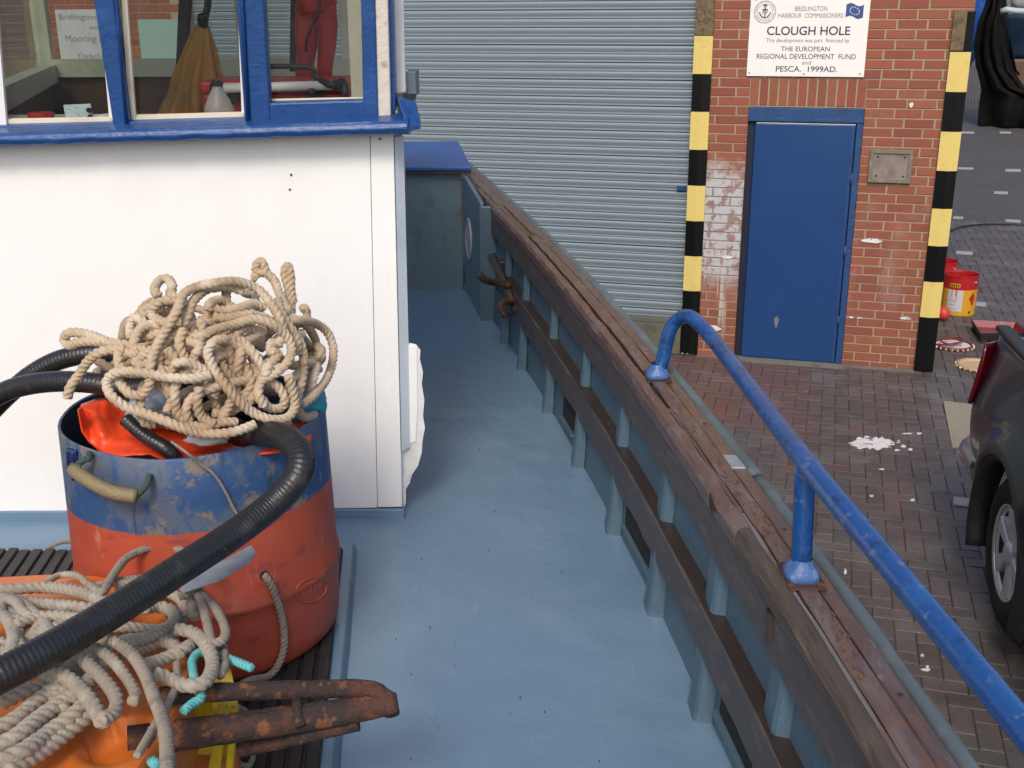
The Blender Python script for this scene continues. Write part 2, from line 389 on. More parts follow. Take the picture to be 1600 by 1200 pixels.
def wbox(mb, u0, u1, z0, z1, o0, o1, mi=0):     # o = distance in front of the wall face
    P = [wp(u0, z0, o1), wp(u1, z0, o1), wp(u1, z0, o0), wp(u0, z0, o0), wp(u0, z1, o1), wp(u1, z1, o1), wp(u1, z1, o0), wp(u0, z1, o0)]
    return mb.hexa(P, mi)
D0, D1, DZ = DF0, DF1, .668
wbox(wall, SH1, D0, GZ-.03, WTOP, -.3, -.0045); wbox(wall, D1, WR, GZ-.03, WTOP, -.3, -.0045); wbox(wall, D0, D1, DZ, WTOP, -.3, -.0045)
wbox(wall, SH0, SH1, 2.15, WTOP, -.3, -.0045); wbox(wall, WL, SH0, GZ-1.2, WTOP, -.3, -.0045)
wbox(wall, WL, WR, GZ, WTOP, -6.0, -.32)
wob = wall.build('brick_wall', M_mortar, bld)
BMS = {}
def brick_mesh(L, H, dep=.02):
    key = (round(L, 3), round(H, 3))
    if key not in BMS:
        b = MB(); e = .003; hl, hh = L/2, H/2
        V = [(-hl,dep,-hh),(hl,dep,-hh),(hl,dep,hh),(-hl,dep,hh),(-hl,e,-hh),(hl,e,-hh),(hl,e,hh),(-hl,e,hh),(-hl+e,0,-hh+e),(hl-e,0,-hh+e),(hl-e,0,hh-e),(-hl+e,0,hh-e)]
        b.add(V, [(0,1,5,4),(1,2,6,5),(2,3,7,6),(3,0,4,7),(4,5,9,8),(5,6,10,9),(6,7,11,10),(7,4,8,11),(8,9,10,11)])
        me = b.mesh('brick'); me.materials.append(M_brick); BMS[key] = me
    return BMS[key]
def brick(u, z, L, H):
    o = bpy.data.objects.new('brick', brick_mesh(L, H)); COL.objects.link(o)
    p = wp(u, z, random.uniform(-.002, .0015)); o.location = p; o.rotation_euler = (random.uniform(-.012, .012), 0, -YAW+random.uniform(-.006, .006)); setpar(o, wob)
MJ = .0135
def course(k, u0, u1, joints):
    zc = BZ(k)-.0375
    js = [u0-MJ/2]+[j for j in joints if u0+.03 < j < u1-.03]+[u1+MJ/2]
    for a, b in zip(js[:-1], js[1:]):
        L = round((b-a-MJ)/.006)*.006
        brick((a+b)/2, zc+random.uniform(-.001, .001), L, .065)
for k in range(-2, 39):
    odd = k % 2
    if k <= 6:     # above the lintel: runs across (sign in front)
        a = [-.89, -.665+.0, -.44, -.215, .01, .235, .46, .685] if odd else [-.78, -.555, -.33, -.105, .12, .345, .57, .80]
        if odd: a = [-.925, -.70, -.475, -.25, -.025, .2, .425, .65]
        course(k, PL1, PR0 if k > 0 else WR, a)
    else:
        j1 = [-.925+.012*math.sin(k)] if odd else [-.77+.008*math.cos(k*2)]
        course(k, PL1, DF0 - (.0 if k > 9 else .0), j1)
        if odd: j2 = [.345-.004*(k % 3), .565-.005*(k % 4), .785-.004*(k % 2)]
        else: j2 = [.475+.006*math.sin(k), .69+.008*math.cos(k)]
        course(k, DF1, PR0, j2)
for q in range(12):      # soldier course over the door
    L = (DF1-DF0)/12
    brick(DF0+L*(q+.5), (BZ(7)+DZ)/2+.004, L-MJ, BZ(7)-DZ-.012)
# brickwork left of the shutter, seen through the wheelhouse glazing, and high above the frame: joined
bm2 = MB()
for k in range(-8, 20):
    for q in range(28):
        u0 = WL+.225*q+(.1125 if k % 2 else 0); u1 = u0+.214
        if u1 > SH0-.02: continue
        wbox(bm2, u0, u1, BZ(k)-.07, BZ(k)-.005, -.008, 0.0)
b2 = bm2.build('brick_field', M_brick, wob); b2['kind'] = 'stuff'
# guards at the corners
M_black = mat('black_paint', (.004, .004, .004), .4, spec=.25, layers=[((.05, .05, .05), 22, .66, .8, .4), ((.55, .55, .55), 60, .78, .8, .8)], bump=(.3, 50, 4))
M_yel = mat('yellow_paint', (.68, .53, .16), .55, [((.55, .36, .08), 12, .55, .75, .5), ((.04, .035, .02), 46, .735, .75, .9)], bump=(.2, 60, 4))
M_rustplate = mat('rusty_plate', (.16, .11, .06), .8, [((.06, .05, .035), 20, .4, .65, .8), ((.3, .22, .1), 50, .55, .7, .6)], bump=(.6, 80, 5))
def guard(u0, u1, zb, bands, label, wrap, plate=None, ztop=2.2):
    t = thing('corner_guard', wp((u0+u1)/2, GZ), label, 'guard post', 'striped guards at the wall corners')
    um = u0+(u1-u0)*(.52)
    def seg(name, za, zb_, m, pr=0.0):
        b = MB()
        prof = [(u0, -.004), (u0, .02+pr), (um-.02, .03+pr), (um, .034+pr), (um+.02, .028+pr), (u1, .012+pr), (u1+pr, -.1), (u1-.02, -.1)]
        b.prism([wp(a, za, o) for a, o in prof], (0, 0, zb_-za)); return b.build(name, m, t)
    seg('post', GZ, ztop, M_black)
    for (za, zb_) in bands: seg('yellow_band', za, zb_, M_yel, .003)
    if plate: seg('bare_plate', plate[0], plate[1], M_rustplate, .002)
    return t
guard(PL0, PL1, GZ, [(.923, 1.22), (.311, .62), (-.289, .011), (-.901, -.595)], 'black and yellow striped guard between roller shutter and brick pier', False, (1.225, 2.18))
guard(PR0, PR1, GZ, [(.807, 1.105), (.198, .503), (-.407, -.104), (-1.006, -.706)], 'black and yellow striped guard on the building corner beside the paint drums', True, None, 1.40)
rg_ = bpy.data.objects['corner_guard.001']; b = MB(); wbox(b, PR0-.004, PR0+.092, 1.115, 1.402, .0, .037); b.build('bare_plate', M_rustplate, rg_, bevel=.003)
# weathered bare metal at the top of the right guard
# door
M_door = mat('door_blue', (.007, .046, .165), .38, [((.010, .056, .19), 3, .45, .7, .4), ((.008, .036, .135), 9, .5, .7, .3), ((.3, .33, .33), 90, .755, .775, .7)], bump=(.12, 180, 3, .002))
M_frameb = mat('door_frame_blue', (.012, .055, .17), .5, [((.18, .22, .3), 30, .6, .75, .6, (.25, .25, 3)), ((.006, .02, .06), 8, .5, .7, .6)], bump=(.3, 70, 4))
dr = MB(); wbox(dr, D0+.062, D1-.058, GZ+.012, .535, -.045, -.002)
door = dr.build('door', M_door, bld, bevel=.006)
b = MB(); wbox(b, D0+.072, D1-.06, .537, .543, -.03, .002); b.build('door_trim', mat('pale_trim', (.6, .62, .64), .6), door)
b = MB(); wbox(b, D1-.085, D1-.070, GZ+.02, .53, -.004, .004); b.build('door_edge_strip', M_frameb, door)
for zz in (.1, -.5, -1.1):
    b = MB(); b.tube([wp(D1-.058, zz-.05, .006), wp(D1-.058, zz+.05, .006)], .009, 8); b.build('hinge', M_frameb, door, smooth=True)
sc_ = MB(); c0 = wp(*onW(1213, 503), off=.0)
sc_.add([wp(onW(1213, 503)[0]+.018*math.cos(a)*(1+.3*math.sin(3*a)), onW(1213, 503)[1]+.05*math.sin(a), .0015) for a in np.linspace(0, 2*math.pi, 14, endpoint=False)], [tuple(range(14))])
sc_.build('scrape', mat('bare_scrape', (.16, .17, .17), .6), door)
fr = MB(); wbox(fr, D0+.003, D0+.058, GZ, .55, -.12, -.03); fr.build('door_jamb', mat('jamb_shaded', (.004, .010, .028), .6), bld)  # shadow on the recessed left jamb is painted in as a darker navy
fr = MB(); wbox(fr, D1-.052, D1-.003, GZ, .55, -.12, .004); wbox(fr, D0+.003, D1-.003, .552, DZ-.004, -.12, .012)
fr.build('door_frame', M_frameb, bld, bevel=.004)
st = MB(); wbox(st, D0-.05, D1+.02, GZ-.02, GZ+.008, -.1, .12); st.build('door_threshold', M_kerb, bld)
# base strip along the wall foot
b = MB(); wbox(b, PL1, PR0, GZ-.02, GZ+.006, -.01, .06); b.build('wall_footing', M_kerb, bld)
# roller shutter
def shut_extra(t, col, rg):
    return col, rg
M_slat = mat('shutter_steel', (.175, .222, .255), .48, [((.19, .195, .20), 3, .45, .75, .5, (1, 1, 6)), ((.27, .28, .30), 14, .55, .8, .35, (.3, .3, 6)), ((.12, .11, .09), 40, .68, .8, .4, (.3, .3, 2))], metal=.1, bump=(.08, 60, 3))
shb = MB(); wbox(shb, SH0, SH1, -1.22, 2.15, -.12, -.1)
shut = shb.build('roller_shutter', mat('shutter_shadow_gap', (.03, .035, .035), .8), bld)
SP = .0705
prof = [(0, 0), (.006, .001), (.0085, .004), (.0085, .009), (.006, .013), (.0065, .018), (.0095, .027), (.012, .038), (.0128, .048), (.0115, .057), (.0085, .063), (.004, .0675), (-.004, .0685)]
sb = MB(); nL = 24
V = []
for i in range(nL+1):
    uu = (SH1-SH0)*i/nL
    for (o, z) in prof: V.append((uu, -(o), z))
npf = len(prof)
sb.add(V, [(i*npf+j, (i+1)*npf+j, (i+1)*npf+j+1, i*npf+j+1) for i in range(nL) for j in range(npf-1)])
SM = sb.mesh('slat'); SM.materials.append(M_slat); SM.polygons.foreach_set('use_smooth', [True]*len(SM.polygons))
zb0 = .438-SP*math.floor((.438+1.215)/SP)
k = 0
while zb0+k*SP < 1.75:
    o = bpy.data.objects.new('slat', SM); COL.objects.link(o); o.location = wp(SH0, zb0+k*SP, -.098+random.uniform(-.0015, .0015)); o.rotation_euler = (0, random.uniform(-.0006, .0006), -YAW); setpar(o, shut); k += 1
b = MB(); wbox(b, SH0, SH1, zb0-.05, zb0-.003, -.1, -.075); b.build('bottom_rail', mat('bottom_rail_steel', (.1, .11, .1), .6, [((.2, .12, .06), 20, .5, .7, .6)]), shut, bevel=.004)
b = MB(); wbox(b, SH0-.1, PL0-.003, GZ-.03, zb0-.052, -.3, .05); b.build('shutter_step', mat('mossy_concrete', (.12, .115, .085), .9, [((.06, .07, .035), 10, .45, .7, .7)], bump=(.5, 60, 5)), bld)
gd = MB(); c = onW(1072, 297); wbox(gd, c[0]-.09, c[0]-.01, c[1]-.02, c[1]+.025, -.08, -.066); gd.build('lock_pin', M_frameb, shut, bevel=.004)
# plaque
M_plq = mat('grey_plaque', (.24, .19, .165), .6, [((.12, .09, .085), 9, .4, .7, .7), ((.33, .29, .25), 30, .55, .75, .5, (1, 1, .2))], bump=(.3, 60, 4))
M_plf = mat('plaque_frame', (.17, .155, .115), .85, [((.3, .29, .24), 20, .5, .7, .6)], bump=(.5, 80, 4))
pq = thing('wall_plaque', wp(.48, .09), 'small weathered grey plaque in a stone frame on the brick wall', 'plaque')
a0, a1, z0, z1 = .316, .644, .087, .35
b = MB(); fw = .03
wbox(b, a0, a1, z0, z0+fw, .001, .028); wbox(b, a0, a1, z1-fw, z1, .001, .028); wbox(b, a0, a0+fw, z0+fw, z1-fw, .001, .028); wbox(b, a1-fw, a1, z0+fw, z1-fw, .001, .028)
b.build('frame', M_plf, pq, bevel=.004)
b = MB(); wbox(b, a0+fw-.002, a1-fw+.002, z0+fw-.002, z1-fw+.002, .001, .016); b.build('face', M_plq, pq)
for (u, z) in [(a0+.06, z0+.055), (a1-.06, z0+.055), (a0+.06, z1-.055), (a1-.06, z1-.055)]:
    b = MB(); b.tube([wp(u, z, .014), wp(u, z, .021)], .007, 8); b.build('screw', M_black, pq)
# paint daubs on the bricks (real blobs)
for k, (x, y, rx, ry) in enumerate([(1113, 513, 13, 6), (1424, 164, 3, 4), (1362, 376, 14, 4), (1337, 496, 10, 2), (1415, 497, 9, 2.5), (1136, 402, 9, 3)]):
    u, z = onW(x, y); sx = rx/190; sz = ry/190
    b = MB(); r2 = random.Random(k); N_ = 14
    b.prism([wp(u+sx*(1+r2.uniform(-.25, .25))*math.cos(2*math.pi*i/N_), z+sz*(1+r2.uniform(-.3, .3))*math.sin(2*math.pi*i/N_), .004) for i in range(N_)], -WN*.002)
    b.build('paint_daub', M_wpaint, bld)
# sign
M_sign = mat('sign_white', (.80, .79, .76), .35, [((.72, .70, .64), 4, .5, .75, .5)])
M_ink = mat('sign_ink', (.03, .028, .07), .5); M_ink2 = mat('sign_ink_grey', (.20, .18, .22), .5); M_eu = mat('flag_blue', (.03, .07, .25), .5); M_star = mat('flag_star', (.75, .72, .5), .5)
sg = thing('building_sign', wp(-.24, .91), 'white printed development sign screwed to the bricks above the blue door', 'sign')
S0, S1, SZ0, SZ1 = -.70, .212, .91, 1.515
b = MB(); wbox(b, S0, S1, SZ0, SZ1, .004, .016); b.build('board', M_sign, sg, bevel=.001)
for (u, z) in [(S0+.02, SZ0+.025), (S1-.03, SZ0+.025), (-.25, SZ0+.02), (S0+.04, SZ1-.02), (S1-.02, SZ1-.02), (-.23, SZ1-.015)]:
    b = MB(); b.tube([wp(u, z, .015), wp(u, z, .019)], .006, 8); b.build('screw', M_rustplate, sg)
def line(s, x0, x1, yb, h, m=M_ink, bold=0.0, spacing=1.0):
    u0, _ = onW(x0, yb, .018); u1, _ = onW(x1, yb, .018); _, z = onW((x0+x1)/2, yb, .018)
    text_obj('lettering', s, u0, u1, z, m, sg, .0175, spacing, h, bold)
line('BRIDLINGTON', 1242, 1292.5, 17.0, .035, M_ink2); line('HARBOUR  COMMISSIONERS', 1216, 1317.5, 27.5, .033, M_ink2)
line('CLOUGH HOLE', 1198, 1328, 54.5, .063, M_ink, .012)
line('This development was part  financed by', 1197, 1327, 66, .030, M_ink2)
line('THE EUROPEAN', 1220, 1296, 80, .036, M_ink); line('REGIONAL DEVELOPMENT  FUND', 1182, 1337, 92, .038, M_ink)
line('and', 1253, 1267, 100.8, .03, M_ink2); line('PESCA.  1999AD.', 1212, 1308, 112, .042, M_ink, .006)
eu, ez = onW(1195.5, 18.7)
def ring(mb, r0, r1, n=36, off=.018, cu=eu, cz=ez):
    V = [wp(cu+r*math.cos(2*math.pi*i/n), cz+r*math.sin(2*math.pi*i/n), off) for r in (r0, r1) for i in range(n)]
    mb.add(V, [(i, (i+1) % n, n+(i+1) % n, n+i) for i in range(n)])
b = MB(); ring(b, .082, .086); ring(b, .058, .060)
for i in range(40):    # ring inscription reads as ticks
    a = 2*math.pi*i/40
    if i % 7 == 0: continue
    b.add([wp(eu+r*math.cos(a+d), ez+r*math.sin(a+d), .018) for r, d in ((.065, -.02), (.077, -.02), (.077, .03), (.065, .03))], [(0, 1, 2, 3)])
b.build('emblem_ring', M_ink2, sg)
b = MB()   # anchor: shank, stock, ring, arms
def bar(u0, z0, u1, z1, w): 
    d = np.array([u1-u0, z1-z0]); d /= np.linalg.norm(d); nn = np.array([-d[1], d[0]])*w
    b.add([wp(eu+u0+nn[0], ez+z0+nn[1], .018), wp(eu+u1+nn[0], ez+z1+nn[1], .018), wp(eu+u1-nn[0], ez+z1-nn[1], .018), wp(eu+u0-nn[0], ez+z0-nn[1], .018)], [(0, 1, 2, 3)])
bar(0, -.04, 0, .03, .004); bar(-.022, .018, .022, .018, .004); ring(b, .006, .010, 14, .018, eu, ez+.04)
for i in range(10):
    a0_, a1_ = math.pi*(1.12+.076*i), math.pi*(1.12+.076*(i+1))
    bar(.038*math.cos(a0_), -.005+.038*math.sin(a0_), .038*math.cos(a1_), -.005+.038*math.sin(a1_), .004)
bar(-.036, -.02, -.044, -.002, .004); bar(.036, -.02, .044, -.002, .004); bar(-.015, .05, .015, .05, .004); bar(0, .045, 0, .056, .006)
bar(-.02, -.012, -.008, .012, .003); bar(.008, -.012, .02, .012, .003)
b.build('emblem_anchor', M_ink, sg)
fu0, fz0 = onW(1321, 27); fu1, fz1 = onW(1350, 7)
b = MB(); 
def flagp(i, j): return wp(fu0+(fu1-fu0)*i, fz0+(fz1-fz0)*j-.012*math.sin(2*math.pi*i)*-1+.0, .018)
b.grid(flagp, 16, 4); b.build('flag_panel', M_eu, sg)
b = MB(); fcu, fcz = (fu0+fu1)/2, (fz0+fz1)/2
for i in range(12):
    a = 2*math.pi*i/12; cu_, cz_ = fcu+.036*math.cos(a), fcz+.027*math.sin(a)+.006*math.sin(2*math.pi*(.5+.036*math.cos(a)/(fu1-fu0)))
    V = [wp(cu_+r*math.sin(t_), cz_+r*math.cos(t_), .0195) for q in range(10) for r, t_ in [((.0065 if q % 2 == 0 else .0027), math.pi*q/5)]]
    b.add(V, [tuple(range(10))])
b.build('flag_stars', M_star, sg)
# notice on the far left brickwork, read through the glazing
nt = thing('wall_notice', wp(-6.95, .98), 'white printed notice on the brickwork seen through the left wheelhouse window', 'notice')
b = MB(); wbox(b, -7.16, -6.44, .955, 1.45, .006, .014); b.build('board', mat('notice_paper', (.48, .48, .47), .6, [((.36, .36, .36), 5, .45, .7, .5)]), nt)
for s, u0, u1, z, h in [('Bridlington Harb', -7.12, -6.5, 1.36, .05), ('Mooring and F', -7.08, -6.5, 1.16, .06), ('Yorkshire an', -6.98, -6.5, 1.0, .06), ('marine', -6.8, -6.62, 1.27, .035)]:
    text_obj('lettering', s, u0, u1, z, M_ink2, nt, .016, 1, h)
gp = thing('green_notice', wp(-6.0, .98), 'pale green notice on the brickwork seen through the middle wheelhouse window', 'notice')
b = MB(); wbox(b, -6.28, -5.83, .985, 1.36, .006, .014); b.build('board', mat('pale_green_card', (.26, .38, .33), .5), gp)
# drain grate by the guard
M_iron = mat('cast_iron', (.05, .05, .05), .5, [((.15, .08, .04), 20, .5, .7, .5)], metal=.4)
du = thing('drain_grate', onZ(1062, 549, GZ), 'small iron drain grate in the paving beside the shutter guard', 'drain')
p = onZ(1060, 549, GZ); pu, pw = p@WT, WD-p@WN
for k in range(5):
    b = MB(); P = [quay_pt(pu-.10+.045*k, pw-.08, GZ+.012), quay_pt(pu-.10+.045*k+.02, pw-.08, GZ+.012), quay_pt(pu-.10+.045*k+.02, pw+.08, GZ+.012), quay_pt(pu-.10+.045*k, pw+.08, GZ+.012)]
    b.prism(P, (0, 0, -.012)); b.build('bar', mat('galvanised_bar', (.4, .4, .39), .5) if k == 0 else bpy.data.materials['galvanised_bar'], du)
b = MB(); P = [quay_pt(pu-.14, pw-.11, GZ+.006), quay_pt(pu+.14, pw-.11, GZ+.006), quay_pt(pu+.14, pw+.11, GZ+.006), quay_pt(pu-.14, pw+.11, GZ+.006)]; b.prism(P, (0, 0, -.01)); b.build('frame', M_iron, du)

# ================================================================== BOAT
boat = thing('fishing_boat', (0, 3, 0), 'blue and white fishing boat with grey-blue deck and brown capped bulwark', 'boat')
_cy = [1.0, 1.419, 1.7, 2.054, 2.313, 2.587, 2.84, 3.316, 3.458, 3.932, 4.286, 4.64, 5.507, 6.326, 7.15]
_cx = [.515, .487, .462, .431, .405, .372, .337, .262, .236, .155, .102, .042, -.125, -.29, -.475]
_pc = np.polyfit(_cy, _cx, 3)
def cx(Y):
    if Y < 1.2: return float(np.polyval(_pc, 1.2)) + (1.2-Y)*.055
    return float(np.polyval(_pc, Y))
def cz(Y): return .51+.02*(Y-2.55)
def capP(Y, s, dz): return np.array([cx(Y)+s, Y, cz(Y)+dz])
def sweep(mb, prof, Y0, Y1, step=.03, jit=.0012, absz=False, seed=0.0):
    n = max(2, int((Y1-Y0)/step)); m = len(prof); V = []
    for i in range(n+1):
        Y = Y0+(Y1-Y0)*i/n
        for j, (s, z) in enumerate(prof):
            p = np.array([cx(Y)+s, Y, z]) if absz else capP(Y, s, z)
            a = n3(Y*9+seed, j*1.7, 0.3); b_ = n3(Y*9, j*1.7+5+seed, 2.2)
            V.append(p+np.array([a*jit*2, 0, b_*jit*2]))
    F_ = [(i*m+j, i*m+(j+1) % m, (i+1)*m+(j+1) % m, (i+1)*m+j) for i in range(n) for j in range(m)]
    F_ += [tuple(range(m))[::-1], tuple(n*m+j for j in range(m))]
    mb.add(V, F_); return mb
DECK = (.126, .212, .305)
M_deck = mat('deck_paint', DECK, .34, [((.152, .238, .330), 2.2, .42, .7, .6), ((.114, .194, .282), 1.4, .5, .75, .5), ((.11, .14, .16), 7, .62, .80, .3), ((.10, .085, .06), 19, .72, .78, .5), ((.22, .30, .375), 30, .62, .72, .45, (1, .25, 1)), ((.175, .25, .325), 3.3, .58, .68, .4), ((.16, .10, .06), 9, .735, .76, .45)],
             bump=[(.22, 5, 4, .02), (.22, 40, 5, .003)])
M_bul = mat('bulwark_paint', (.072, .122, .165), .42, [((.06, .105, .14), 4, .45, .7, .6), ((.13, .20, .25), 22, .6, .8, .4), ((.09, .06, .04), 40, .72, .78, .7)], bump=[(.25, 20, 4, .01), (.2, 90, 3)])
M_cap = mat('brown_cap_paint', (.115, .066, .054), .27, [((.16, .125, .115), 7, .48, .66, .6, (4, 1, 4)), ((.20, .085, .035), 16, .52, .68, .6, (2, .8, 2)), ((.27, .26, .26), 34, .60, .72, .5, (3, .6, 3)), ((.045, .03, .025), 24, .66, .76, .6, (2, .7, 2))], bump=[(.28, 40, 5, .004, (2, .7, 2)), (.3, 200, 3)])
M_capside = mat('brown_beam_paint', (.068, .056, .053), .5, [((.13, .10, .09), 14, .5, .7, .5, (2, .6, 2)), ((.14, .06, .03), 22, .62, .74, .6), ((.02, .016, .014), 30, .6, .75, .6, (1, .5, 2))], bump=[(.6, 35, 5, .005, (2, .6, 2))])
M_worn = mat('worn_timber', (.075, .055, .042), .6, [((.14, .11, .08), 14, .52, .68, .6, (3, .35, 3)), ((.035, .028, .022), 18, .55, .7, .7, (3, .4, 3))], bump=[(.9, 30, 6, .006, (4, .5, 4))])
M_greywood = mat('bare_grey_timber', (.17, .16, .16), .7, [((.11, .075, .055), 18, .45, .65, .8, (3, .4, 3))], bump=[(.7, 40, 5, .004, (4, .5, 4))])
M_strd = mat('stringer_dark', (.030, .020, .016), .45, [((.09, .06, .045), 26, .6, .75, .5, (2, .6, 2))], bump=[(.5, 40, 5, .004, (2, .6, 2))])
M_fend = mat('rubbing_strake_grey', (.115, .14, .145), .55, [((.19, .22, .23), 12, .5, .7, .5), ((.07, .08, .075), 8, .5, .7, .6), ((.10, .14, .03), 16, .60, .75, .45)], bump=[(.5, 40, 5, .005)])
# --- deck (hand-laid, slightly uneven)
def deckp(i, j):
    Y = -1.4+8.0*j; xr = cx(Y)+.03; x = -3.1+(xr+3.1)*i
    return (x, Y, .006*n3(x*3, Y*3, 0)+.0025*n3(x*11, Y*11, 3.) - .004 - .01*abs((x+1.3)/2)**2)
d = MB(); d.grid(deckp, 150, 260); deck = d.build('deck', M_deck, boat, smooth=True)
# waterway strip along the deck edge
d = MB(); sweep(d, [(-.062, -.02), (-.06, .003), (-.056, .006), (.03, .0085), (.03, -.02)], .6, 5.28, .05, .002, absz=True); None
# --- bulwark plating
d = MB(); n = 60; V = []
lev = [(0, .0), (.0, .30), (.012, .62), (.03, .86), (.05, 1.0)]
def bulP(Y, t): 
    s = -.004+.026*t; return np.array([cx(Y)+s, Y, -.03+(cz(Y)-.055+.03)*t])
for i in range(n+1):
    Y = .3+7.0*i/n
    for t_ in np.linspace(0, 1, 7): V.append(bulP(Y, t_))
    for t_ in np.linspace(1, 0, 7): V.append(bulP(Y, t_)+np.array([.03, 0, 0]))
m = 14
d.add(V, [(i*m+j, (i+1)*m+j, (i+1)*m+j+1, i*m+j+1) for i in range(n) for j in range(m-1)])
bul = d.build('bulwark', M_bul, boat, smooth=False)
# ribs: rounded timberheads standing against the plating, every half metre
for Y in [4.95, 4.55, 4.02, 3.50, 3.0, 2.53, 2.10, 1.70, 1.32, .95]:
    d = MB(); V = []; nz_ = 14
    for i in range(nz_+1):
        t_ = i/nz_; p = bulP(Y, t_); fl = .005*max(0, 1-t_*9)**2; dp = .027-.016*t_; w = .046
        for so_, yo_ in ((.006, -w-fl-.004), (-.5*dp, -w-fl), (-dp-fl, -w+.004-fl), (-dp-.006-fl, -w+.014), (-dp-.006-fl, w-.014), (-dp-fl, w-.004+fl), (-.5*dp, w+fl), (.006, w+fl+.004)):
            V.append(p+np.array([so_+.0015*n3(i*.7, yo_*40, Y*3), yo_+.0015*n3(i*.9, so_*60, Y), 0]))
    mm = 8
    d.add(V, [(i*mm+k, i*mm+k+1, (i+1)*mm+k+1, (i+1)*mm+k) for i in range(nz_) for k in range(mm-1)])
    d.build('rib', M_bul, bul, smooth=False, bevel=.004)
# freeing-port slits
M_dark = mat('dark_opening', (.008, .008, .008), .8)
for (ya, yb) in [(2.62, 2.90), (1.78, 2.0), (3.62, 3.8)]:
    d = MB(); P = [np.array([cx(y_)-.0075+.026*z_/.5, y_, z_]) for y_, z_ in ((ya, .045), (yb, .05), (yb, .13), (ya, .125))]
    d.prism(P, (.012, 0, 0)); d.build('freeing_port', M_dark, bul)
    d = MB(); sweep(d, [(-.016, .04), (-.016, .05), (.004, .05), (.004, .04)], ya-.01, yb+.01, .03, .001, absz=True); d.build('port_lip', M_bul, bul)
# --- stringer (inner rubbing plank)
def strz(Y, dz): return cz(Y)-.25+dz
d = MB(); sweep(d, [(-.024, -.365), (-.026, -.262), (-.022, -.257), (.020, -.256), (.020, -.365)], .5, 5.05, .03, .0016)
stg = d.build('stringer', M_capside, boat, bevel=.002)
d = MB(); sweep(d, [(-.023, -.2555), (-.023, -.252), (.014, -.251), (.014, -.2555)], .5, 5.05, .03, .0012, seed=4); d.build('stringer_top', M_strd, stg)
d = MB(); P = capP(5.07, -.024, -.36); d.box(P-np.array([.006, .0, -.0]), P+np.array([.05, .05, .14])); d.build('end_plate', M_strd, stg, bevel=.006)
# --- cap rail
beam = MB(); sweep(beam, [(-.008, -.135), (-.007, -.048), (.03, -.048), (.045, -.135)], .3, 5.6, .03, .002); cap = beam.build('cap_rail', M_capside, boat)
segs = [(.3, 1.95), (1.956, 5.72)]
for k, (a, e) in enumerate(segs):
    d = MB(); sweep(d, [(-.010, -.046), (-.011, -.018), (-.004, -.004), (.010, .001), (.018, -.001), (.018, -.046)], a, e, .02, .0016, seed=k*3); d.build('inner_moulding', M_worn if k == 0 else M_cap, cap)
for a, e, mm in ((.3, 2.02, M_greywood), (2.03, 2.6, M_cap)):
    d = MB(); sweep(d, [(.0195, -.04), (.0195, -.003), (.0225, -.001), (.0265, -.002), (.0275, -.04)], a, e, .02, .001, seed=9); d.build('bare_strip', mm, cap)
for a, e, s0 in ((.3, 2.16, .029), (2.164, 4.60, .0275), (4.606, 7.15, .019)):
    d = MB(); sweep(d, [(s0, -.045), (s0, -.001), (s0+.003, .002), (.0615, .002), (.0635, -.001), (.0635, -.045)], a, e, .025, .0012, seed=a); d.build('cap_plank', M_cap, cap)
d = MB(); sweep(d, [(.0405, .0035), (.0405, .009), (.058, .009), (.058, .0035)], 4.62, 5.25, .05, .0008, seed=2); d.build('loose_lath', M_cap, cap)
for a, e in ((.3, 2.235), (2.31, 4.40), (4.408, 7.15)):
    d = MB(); sweep(d, [(.066, -.05), (.066, -.006), (.069, -.002), (.096, -.003), (.098, -.007), (.098, -.05)], a, e, .025, .0014, seed=a+2); d.build('outer_plank', M_cap, cap)
M_galv = mat('galvanised', (.42, .43, .45), .45, [((.25, .26, .27), 20, .45, .7, .6)], metal=.5)
d = MB(); sweep(d, [(.066, -.02), (.066, .001), (.097, .0), (.097, -.02)], 2.238, 2.307, .03, .0005); d.build('patch_plate', M_galv, cap, bevel=.002)
for Y in (1.42, 1.75, 1.95, 2.5, 2.9, 3.3):
    d = MB(); c_ = capP(Y, .083, -.003); d.lathe([(.0, .002), (.004, .0015), (.0045, 0)], c_, 10); d.build('plank_bolt', M_strd, cap)
# hull outside and half-round rubbing strake
for a, e in ((.3, 2.215), (2.235, 4.78), (4.80, 7.12)):
    d = MB(); pr = [(.099+.017+.017*math.cos(t_), -.022+.017*math.sin(t_)) for t_ in np.linspace(-math.pi*.9, math.pi*.9, 14)]
    sweep(d, pr, a, e, .03, .0018, seed=a*3); d.build('rubbing_strake', M_fend, boat, smooth=True)
d = MB(); V = []
for i in range(41):
    Y = -1.5+8.8*i/40
    for s, z in ((.075, -.05), (.095, -.4), (.06, -1.2), (-.1, -2.2), (-.5, -3.0)): V.append(np.array([cx(Y)+s, Y, (cz(Y) if z > -.1 else .5)+z]))
d.add(V, [(i*5+j, (i+1)*5+j, (i+1)*5+j+1, i*5+j+1) for i in range(40) for j in range(4)])
d.build('hull_side', mat('hull_blue', (.02, .05, .13), .35, [((.1, .05, .03), 5, .6, .75, .5)]), boat, smooth=True)
d = MB(); d.add([(-3.1, -1.5, -.02), (-3.1, 6.7, -.02), (-2.7, 6.7, -3), (-2.7, -1.5, -3)], [(0, 1, 2, 3)]); d.build('hull_far_side', bpy.data.materials['hull_blue'], boat)
d = MB(); d.add([(-3.1, -1.5, -.02), (cx(-1.5), -1.5, -.02), (cx(-1.5)-.4, -1.5, -3), (-2.7, -1.5, -3)], [(0, 1, 2, 3)]); d.build('hull_stern', bpy.data.materials['hull_blue'], boat)
